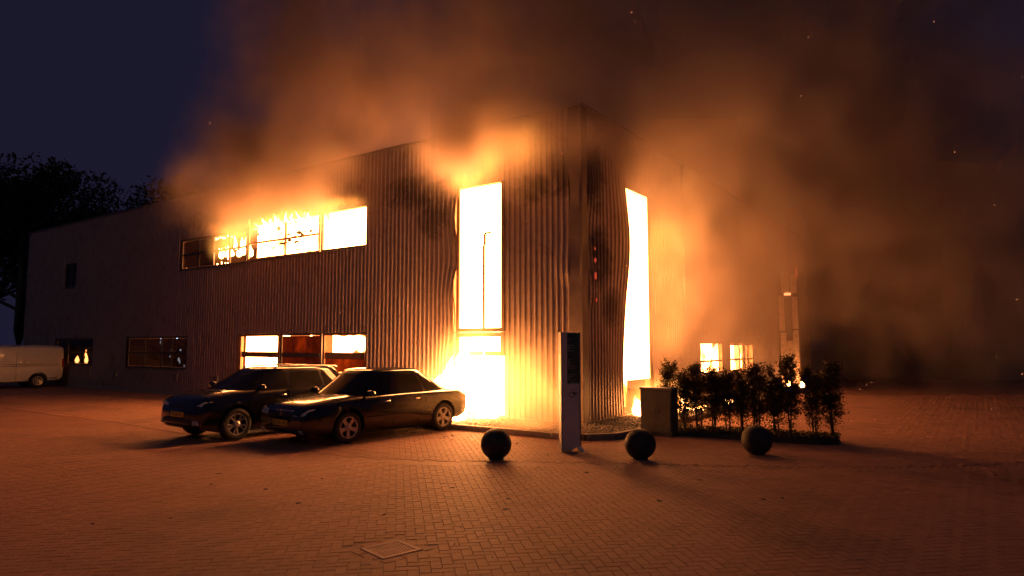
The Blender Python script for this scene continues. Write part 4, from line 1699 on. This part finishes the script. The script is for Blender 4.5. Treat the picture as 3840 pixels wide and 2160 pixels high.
# white panel van, rear half in the frame
def make_van():
    rz = math.atan2(-.80, -.62)
    hx, hy = math.cos(rz), math.sin(rz)
    lx, ly = -1.45, .80
    ox = -22.41-(lx*hx-ly*hy)
    oy = 31.64-(lx*hy+ly*hx)
    root = empty('panel_van', (ox, oy, 0), rz)
    tag(root, 'white panel van parked by the dark far left end of the building', 'van')
    L_ = 4.95
    rings = []
    tab = [(-2.475, .45, 1.70, 1.93, .86), (-2.42, .32, 1.72, 1.97, .93), (-1.5, .28, 1.72, 2.0, .955), (.6, .28, 1.72, 2.0, .955), (1.0, .28, 1.64, 1.95, .95), (1.55, .28, 1.20, 1.42, .95), (1.85, .28, 1.02, 1.14, .94), (2.25, .30, .92, 1.0, .88), (2.42, .36, .78, .84, .78), (2.475, .45, .66, .72, .66)]
    for i in range(41):
        x = -L_/2+L_*i/40
        zb, zs, zt, w_ = interp(tab, x)
        h = zs-zb
        half = [(0, zb), (.8*w_, zb), (.95*w_, zb+.05), (.985*w_, zb+.25*h), (1.0*w_, zb+.42*h), (.985*w_, zb+.50*h), (.985*w_, zb+.7*h), (.94*w_, zs-.02), (.86*w_, zs+.6*(zt-zs)), (.6*w_, zt-.01), (0, zt)]
        rings.append([(x, -y, z) for y, z in half]+[(x, y, z) for y, z in half[-2:0:-1]])
    m = len(rings[0])
    vs = [v for r in rings for v in r]
    fs = [(i*m+q, i*m+(q+1) % m, (i+1)*m+(q+1) % m, (i+1)*m+q) for i in range(40) for q in range(m)]
    fs += [tuple(range(m))[::-1], tuple(40*m+q for q in range(m))]
    body = MB().add(vs, fs).build('body', M['paint_white'], root)
    bm = bmesh.new()
    bm.from_mesh(body.data)
    bmesh.ops.recalc_face_normals(bm, faces=bm.faces)
    bm.to_mesh(body.data)
    bm.free()
    wh = [(1.50, .80), (1.50, -.80), (-1.45, .80), (-1.45, -.80)]
    arches(body, wh, .33, .2)
    smooth_sharp(body, 38)
    add_wheels(root, wh, .33, .21, 'steel')
    for sg in (1, -1):
        for z in (1.02, 1.10):
            MB().tube([Vector((-2.30, sg*.966, z)), Vector((.75, sg*.966, z))], .008, 5).build('side_groove', M['rim_dark'], root)
        MB().tube([Vector((-.55, sg*.965, .36)), Vector((-.55, sg*.968, 1.0)), Vector((-.55, sg*.945, 1.70))], .006, 5).build('door_seam', M['rim_dark'], root)
        MB().tube([Vector((-2.2, sg*.94, .46)), Vector((-1.9, sg*.95, .46))], .02, 6).build('rubbing_strip', M['plastic'], root)
        MB().box(-2.478, -2.40, min(sg*.80, sg*.925), max(sg*.80, sg*.925), .95, 1.35).build('tail_light', M['tail'], root, bevel=.01)
        q = [Vector((.85, sg*.935, 1.22)), Vector((1.55, sg*.945, 1.17)), Vector((1.10, sg*.905, 1.66)), Vector((.85, sg*.90, 1.68))]
        MB().add(q, [(0, 1, 2, 3)]).build('side_window', M['car_glass'], root)
    MB().add([(1.62, -.78, 1.22), (1.62, .78, 1.22), (1.12, .72, 1.80), (1.12, -.72, 1.80)], [(0, 1, 2, 3)]).build('windscreen', M['car_glass'], root)
    b = MB()
    for i, x in enumerate((-1.05, -.9, -.75, -.4)):
        b.box(x, x+.09, .962, .972, 1.20, 1.235)
    b.build('door_fitting', M['chrome'], root)
    return root


make_van()

# ------------------------------------------------------------------ sign pillar
tp = empty('sign_pillar', (1.10, 12.80, 0), math.radians(14))
tag(tp, 'tall narrow grey sign pillar with a dark lettered panel, broken at its base', 'sign')
PW, PD, PH_ = .37, .14, 2.24
b = MB()
nb = 10
bot = [0.0, .03, .01, .05, .02, .0, .04, .09, .05, .12, .10]
fr = [(-PW/2+PW*i/nb, -PD/2, bot[i]) for i in range(nb+1)]
vs = fr + [(x, -PD/2, PH_) for x, _, _ in fr] + [(x, PD/2, z*.5) for x, _, z in fr] + [(x, PD/2, PH_) for x, _, _ in fr]
m = nb+1
fs = []
for i in range(nb):
    fs += [(i, i+1, m+i+1, m+i), (2*m+i, 3*m+i, 3*m+i+1, 2*m+i+1), (m+i, m+i+1, 3*m+i+1, 3*m+i)]
fs += [(0, m, 3*m, 2*m), (nb, 2*m+nb, 3*m+nb, m+nb)]
M['pillar'] = simple('pale_aluminium_composite', (.60, .54, .47), .5, .0, .12, 4)
M['sign_green'] = simple('dark_green_sign_panel', (.05, .08, .05), .5, 0, .15, 8, bump=0)
M['sign_white'] = simple('pale_sign_lettering', (.30, .28, .24), .5, 0, .1, bump=0)
b.add(vs, fs).build('pillar_case', M['pillar'], tp)
for sg in (-1, 1):
    MB().box(sg*PW/2-.012, sg*PW/2+.012, -PD/2-.012, PD/2+.012, .02, PH_+.01).build('edge_profile', M['trim'], tp, bevel=.003)
sp = MB().box(-PW/2+.115, PW/2-.014, -PD/2-.006, -PD/2-.001, 1.27, PH_-.015).build('sign_panel', M['sign_green'], tp)
# worn vertical lettering: unreadable in the photograph, so only its strokes
yy = -PD/2-.0085
b = MB()
for z0, rows in ((2.10, ((.0, .06),)), (1.90, ((-.02, .13), (.035, .13), (.085, .12))), (1.66, ((.0, .05), (.05, .05))), (1.56, ((-.01, .14), (.04, .12), (.09, .05))), (1.34, ((-.01, .14), (.05, .10), (.09, .14)))):
    for dz, ln in rows:
        x0 = -.055
        b.box(x0, x0+ln, yy, yy+.002, z0+dz, z0+dz+.016)
    b.box(-.055, -.040, yy, yy+.0018, z0, z0+max(r[0] for r in rows)+.016)
b.build('lettering', M['sign_white'], sp)
b = MB()
for i, (x, z, h_) in enumerate(((-.03, 1.235, .05), (.0, 1.25, .07), (.03, 1.24, .06), (.06, 1.26, .06), (.10, 1.25, .05), (.135, 1.24, .06))):
    b.box(x, x+.010, yy-.0, yy+.003, z-.02, z+h_-.01)
b.build('emblem', M['pillar'], sp)
b = MB()
b.lathe([(.045, 0), (.058, 0), (.058, .003), (.045, .003)], 20, Matrix.Translation((.02, -PD/2-.001, 1.06)) @ Matrix.Rotation(PI/2, 4, 'X'))
b.box(.03, .12, -PD/2-.004, -PD/2-.001, 1.07, 1.10)
b.box(-.02, .10, -PD/2-.004, -PD/2-.001, 1.16, 1.165)
b.build('round_mark', M['frame'], sp)
# torn foot flaps
MB().add([(.10, -.08, .12), (.20, -.09, .10), (.22, -.22, .02), (.13, -.20, .01)], [(0, 1, 2, 3)]).build('torn_flap', M['pillar'], tp)

# ------------------------------------------------------------------ utility cabinet
cbx = empty('utility_cabinet', (2.98+.37*math.cos(-.62), 15.02+.37*math.sin(-.62)+.2, 0), -.62)
tag(cbx, 'olive utility cabinet with a pale lid at the left end of the hedge', 'cabinet')
M['cabinet'] = simple('olive_cabinet', (.10, .085, .06), .6)
MB().box(-.37, .37, -.18, .18, .0, 1.01).build('cabinet_body', M['cabinet'], cbx, bevel=.01)
MB().box(-.385, .385, -.2, .2, 1.012, 1.06).build('lid', M['trim'], cbx, bevel=.008)
for x0, x1 in ((-.34, -.005), (.005, .34)):
    d_ = MB().box(x0, x1, -.192, -.181, .10, .96).build('cabinet_door', M['cabinet'], cbx, bevel=.004)
    MB().box(x0+.02 if x0 > 0 else x1-.05, x0+.05 if x0 > 0 else x1-.02, -.205, -.193, .5, .6).build('handle', M['frame'], d_, bevel=.003)
MB().box(-.35, .35, -.16, .16, -.04, .0).build('cabinet_base', M['concrete'], cbx)

# ------------------------------------------------------------------ globe bollards
LB = ['black globe bollard in front of the kerb left of the sign pillar', 'black globe bollard between the sign pillar and the cabinet foot', 'black globe bollard in front of the clipped hedge, rightmost of the three']
gproto = None
for i, (x, y) in enumerate(((-.28, 11.94), (2.26, 11.92), (4.50, 12.42))):
    r0 = .272
    if gproto is None:
        g = empty('globe_bollard', (x, y, 0))
        gb = MB().lathe([(r0*math.sin(PI*j/26), r0-.012-r0*math.cos(PI*j/26)) for j in range(27)], 40)
        gb.build('globe', M['globe'], g, True)
        MB().lathe([(0, .02), (.13, .02), (.14, -.02)], 24).build('base_ring', M['iron_dark'], g)
        MB().lathe([(r0+.001, r0-.02), (r0+.0015, r0-.012), (r0+.001, r0-.004)], 40).build('seam', M['iron_dark'], g)
        gproto = g
        o = g
    else:
        o = copy_tree(gproto)
        o.location = (x, y, 0)
        o.rotation_euler = (0, 0, i*1.3)
    tag(o, LB[i], 'bollard', 'globe bollards along the edge of the square')


# ------------------------------------------------------------------ hedge of slim shrubs in a raised bed
def leaf_cloud(name, pts, size, mat, up=.0):
    n = len(pts)
    pts = np.asarray(pts)
    a = rng.normal(size=(n, 3))
    a /= np.linalg.norm(a, axis=1)[:, None]
    b_ = rng.normal(size=(n, 3))
    b_ -= (b_*a).sum(1)[:, None]*a
    b_ /= np.linalg.norm(b_, axis=1)[:, None]
    s_ = size*rng.uniform(.6, 1.4, (n, 1))
    v0 = pts-a*s_
    v1 = pts+b_*s_*.45
    v2 = pts+a*s_
    v3 = pts-b_*s_*.45
    V = np.stack([v0, v1, v2, v3], 1).reshape(-1, 3)
    return np_mesh(name, V, np.arange(n*4).reshape(-1, 4), mat)


bd0, bd1 = Vector((3.62, 15.50, 0)), Vector((6.72, 13.84, 0))
bdir = (bd1-bd0).normalized()
bn = Vector((-bdir.y, bdir.x, 0))
b = MB()
rowp = []
for i in range(15):
    t_ = i/14
    c_ = bd0.lerp(bd1, t_)
    hw = .42+.05*noise.noise(Vector((i*.7, 0, 0)))
    hh = .13+.06*noise.noise(Vector((i*.9, 4, 0)))
    if i in (0, 14):
        hw *= .55
        hh *= .3
    rowp.append([c_-bn*(hw+.12)+Vector((0, 0, -.03)), c_-bn*hw+Vector((0, 0, hh*.7)), c_-bn*hw*.4+Vector((0, 0, hh)), c_+bn*hw*.4+Vector((0, 0, hh)), c_+bn*hw+Vector((0, 0, hh*.7)), c_+bn*(hw+.12)+Vector((0, 0, -.03))])
vs = [v for r in rowp for v in r]
fs = [(i*6+q, (i+1)*6+q, (i+1)*6+q+1, i*6+q+1) for i in range(14) for q in range(5)]
o = b.add(vs, fs).build('planting_bed', M['soil'], None, True)
tag(o, kind='structure')
HL = ['slim bushy shrub in the hedge behind the cabinet, leftmost', 'slim shrub second from the left in the hedge', 'slim shrub third from the left in the hedge, left of the lit window',
      'slim shrub in front of the left half of the left lit window', 'slim shrub in front of the right half of the left lit window', 'slim shrub, shortest of the hedge, at the gap between the lit windows',
      'slim shrub in front of the right lit window', 'slim upright shrub just left of the tallest ones', 'tall slim shrub of the hedge, dense pointed top, third from the right end', 'slim shrub second from the right end of the hedge', 'dense dark shrub at the right end of the hedge']
spots = [(.0, 1.78, .30), (.095, 1.60, .29), (.19, 1.66, .29), (.285, 1.58, .28), (.375, 1.64, .28), (.465, 1.54, .27), (.555, 1.66, .28), (.65, 1.58, .28), (.75, 1.84, .30), (.87, 1.78, .29), (.98, 1.86, .30)]
for i, (t_, hgt, wr) in enumerate(spots):
    c_ = bd0.lerp(bd1, t_)+bn*random.uniform(-.06, .06)
    sh = empty('hedge_shrub', (c_.x, c_.y, .08))
    tag(sh, HL[i], 'shrub', 'slim shrubs of the hedge')
    hgt -= .08
    nst = random.choice((2, 3, 3))
    tips = []
    for q in range(nst):
        a = random.uniform(0, 2*PI)
        r0 = random.uniform(.02, .06)
        top = Vector((math.cos(a)*wr*.45, math.sin(a)*wr*.45, hgt*random.uniform(.7, .95)))
        P0 = Vector((math.cos(a)*r0, math.sin(a)*r0, -.08))
        pts = [P0.lerp(top, k/5)+Vector((random.uniform(-.02, .02), random.uniform(-.02, .02), 0))*(k > 0) for k in range(6)]
        MB().tube(pts, [.020-.0028*k for k in range(6)], 6).build('stem', M['bark'], sh, True)
        tips.append(pts)
    tw = MB()
    P_ = []
    for q in range(150):
        st = random.choice(tips)
        h0 = random.uniform(.12, 1.0)
        f = h0*(len(st)-1)
        k = min(int(f), 4)
        s_ = st[k].lerp(st[k+1], f-k)
        a = random.uniform(0, 2*PI)
        env = wr*(.62+.60*math.sin(PI*min(1, h0*.92+.06))**.7)*.9
        ln = random.uniform(.5, 1.0)*env
        up_ = random.uniform(.35, 1.0)*ln
        e = Vector((math.cos(a)*ln*.8, math.sin(a)*ln*.8, 0))
        e = Vector((e.x, e.y, s_.z+up_)) if False else Vector((s_.x*.4+e.x, s_.y*.4+e.y, s_.z+up_*.8))
        if q < 60:
            tw.tube([s_, s_.lerp(e, .5)+Vector((0, 0, -.02)), e], [.005, .004, .002], 4, False)
        dens = 5 if h0 < .26 else (26 if h0 < .42 else 46)
        for _ in range(dens):
            u = random.uniform(.25, 1.05)
            p = s_.lerp(e, u)+Vector((random.gauss(0, .035), random.gauss(0, .035), random.gauss(0, .04)))
            P_.append(tuple(p))
    tag(tw.build('twigs', M['bark'], sh), kind='stuff')
    tag(link('foliage', leaf_cloud('foliage', P_, .023, M['leaf']), sh), kind='stuff')
# grass and leaf litter tufts on the bed
P_ = []
for i in range(2600):
    t_ = random.random()
    c_ = bd0.lerp(bd1, t_)+bn*random.uniform(-.42, .42)
    P_.append((c_.x, c_.y, .12+random.uniform(-.02, .05)))
o = link('ground_cover', leaf_cloud('ground_cover', P_, .035, M['leaf']))
tag(o, kind='stuff')


# ------------------------------------------------------------------ trees in the distance
def tree(x, y, hgt, rad, label, leaves, lsize, seed, group):
    r_ = random.Random(seed)
    root = empty('tree', (x, y, 0))
    tag(root, label, 'tree', group)
    tk = MB()
    top = Vector((r_.uniform(-.5, .5), r_.uniform(-.5, .5), hgt*.62))
    tk.tube([Vector((0, 0, -.1)), Vector((0, 0, hgt*.2)), top*.6+Vector((0, 0, hgt*.02)), top], [hgt*.03, hgt*.024, hgt*.018, hgt*.008], 9)
    cl = []
    for i in range(26):
        a = r_.uniform(0, 2*PI)
        h0 = r_.uniform(.25, .6)*hgt
        el = r_.uniform(.1, 1.2)
        ln = rad*r_.uniform(.55, 1.05)*math.cos(el*.5)
        e = Vector((math.cos(a)*ln*math.cos(el*.7), math.sin(a)*ln*math.cos(el*.7), h0+hgt*.40*math.sin(el)))
        s_ = Vector((0, 0, h0))
        tk.tube([s_, s_.lerp(e, .5)+Vector((0, 0, .2)), e], [hgt*.009, hgt*.006, .02], 5, False)
        cl.append((e, rad*r_.uniform(.22, .42)))
    tk.build('trunk', M['bark'], root, True)
    P_ = []
    for e, cr in cl:
        for _ in range(leaves//len(cl)):
            v = Vector((r_.gauss(0, 1), r_.gauss(0, 1), r_.gauss(0, .8)))
            v = v.normalized()*cr*r_.random()**.4
            P_.append(tuple(e+v))
    link('crown', leaf_cloud('crown', P_, lsize, M['leaf_far']), root)


TL = [(-34, 46, 15.0, 6.0, 'tall dark tree at the left edge of the photo'), (-27.5, 47, 11.5, 4.6, 'dark tree just left of the building roof line dip'),
      (-23, 50, 14.3, 5.2, 'dark tree with the highest crown rising behind the left end of the roof'), (-17.5, 50, 13.8, 4.6, 'dark tree nearest the smoke behind the left part of the roof'),
      (-41, 52, 15.5, 6.5, 'dark tree partly out of the photo on the far left'), (-12, 54, 13.5, 5.0, 'dark tree hidden by the left smoke plume')]
for i, (x, y, h_, r_, lb) in enumerate(TL):
    tree(x, y, h_, r_, lb, 26000, .15, 30+i, 'trees behind the left of the building')
TR = [(31, 52, 12, 5.5, 'dark tree right of the building in the smoke'), (39, 52, 14, 6.5, 'dark tree at the right edge above the lit wall'), (24, 58, 11, 5.0, 'dark tree far behind the right plume'), (47, 56, 14, 6.5, 'dark tree partly out of the photo on the right')]
for i, (x, y, h_, r_, lb) in enumerate(TR):
    tree(x, y, h_, r_, lb, 6000, .2, 60+i, 'trees beyond the right of the square')

# distant lit wall, lawn and lamp at the right edge
sheet_poly('lawn', [(25.5, 36.5), (32, 33.2), (40, 36), (34, 41)], .012, simple('lawn_grass', (.09, .10, .05), .9))
gw = MB().box(0, 14, -.12, .12, 0, 1.3).build('garden_wall', simple('brick_wall', (.34, .22, .15), .85))
gw.location = (31.5, 43.5, 0)
gw.rotation_euler = (0, 0, -.25)
tag(gw, 'low lit brick wall far off at the right edge of the photo', 'wall')
post = empty('garden_lamp', (35.5, 40.2, 0))
tag(post, 'small distant lamp post lighting the wall at the right edge', 'lamp')
MB().tube([Vector((0, 0, 0)), Vector((0, 0, 2.6))], .05, 8).build('post', M['iron_dark'], post)
MB().lathe([(0, 2.9), (.2, 2.82), (.22, 2.78), (0, 2.76)], 16).build('lamp_hood', M['iron_dark'], post)
ld = bpy.data.lights.new('lamp_light', 'POINT')
ld.energy = 55
ld.color = (1, .62, .30)
ld.shadow_soft_size = .12
lo_ = bpy.data.objects.new('lamp_light', ld)
COL.objects.link(lo_)
lo_.parent = post
lo_.location = (0, 0, 2.6)
rb = MB().lathe([(0, 0), (.06, 0), (.06, .9), (.03, .95), (0, .95)], 10).build('marker_post', M['sign_white'])
rb.location = (27.2, 38.2, 0)
tag(rb, 'thin pale marker post far off near the right edge', 'post')

# sparks drifting in the smoke
vs, fs = [], []
for i in range(150):
    if i < 90:
        p = Vector((random.uniform(-8, 16), random.uniform(13, 20), random.uniform(1, 14)))
    else:
        p = Vector((random.gauss(6.5, 3.0), random.uniform(12.5, 17), abs(random.gauss(.0, 1.2))+.05))
    d = Vector((random.gauss(0, 1), random.gauss(0, .4), random.gauss(.4, 1))).normalized()*random.uniform(.006, .035 if i < 90 else .012)
    s_ = Vector((d.z, 0, -d.x)).normalized()*.0035
    t_ = Vector((0, .005, 0))
    o_ = len(vs)
    vs += [p-d, p+s_, p+t_, p-s_, p+d]
    fs += [(o_, o_+1, o_+2), (o_, o_+2, o_+3), (o_+4, o_+2, o_+1), (o_+4, o_+3, o_+2), (o_, o_+3, o_+1), (o_+4, o_+1, o_+3)]
me = bpy.data.meshes.new('sparks')
me.from_pydata([tuple(v) for v in vs], [], fs)
me.materials.append(M['ember'])
tag(link('sparks', me), kind='stuff')
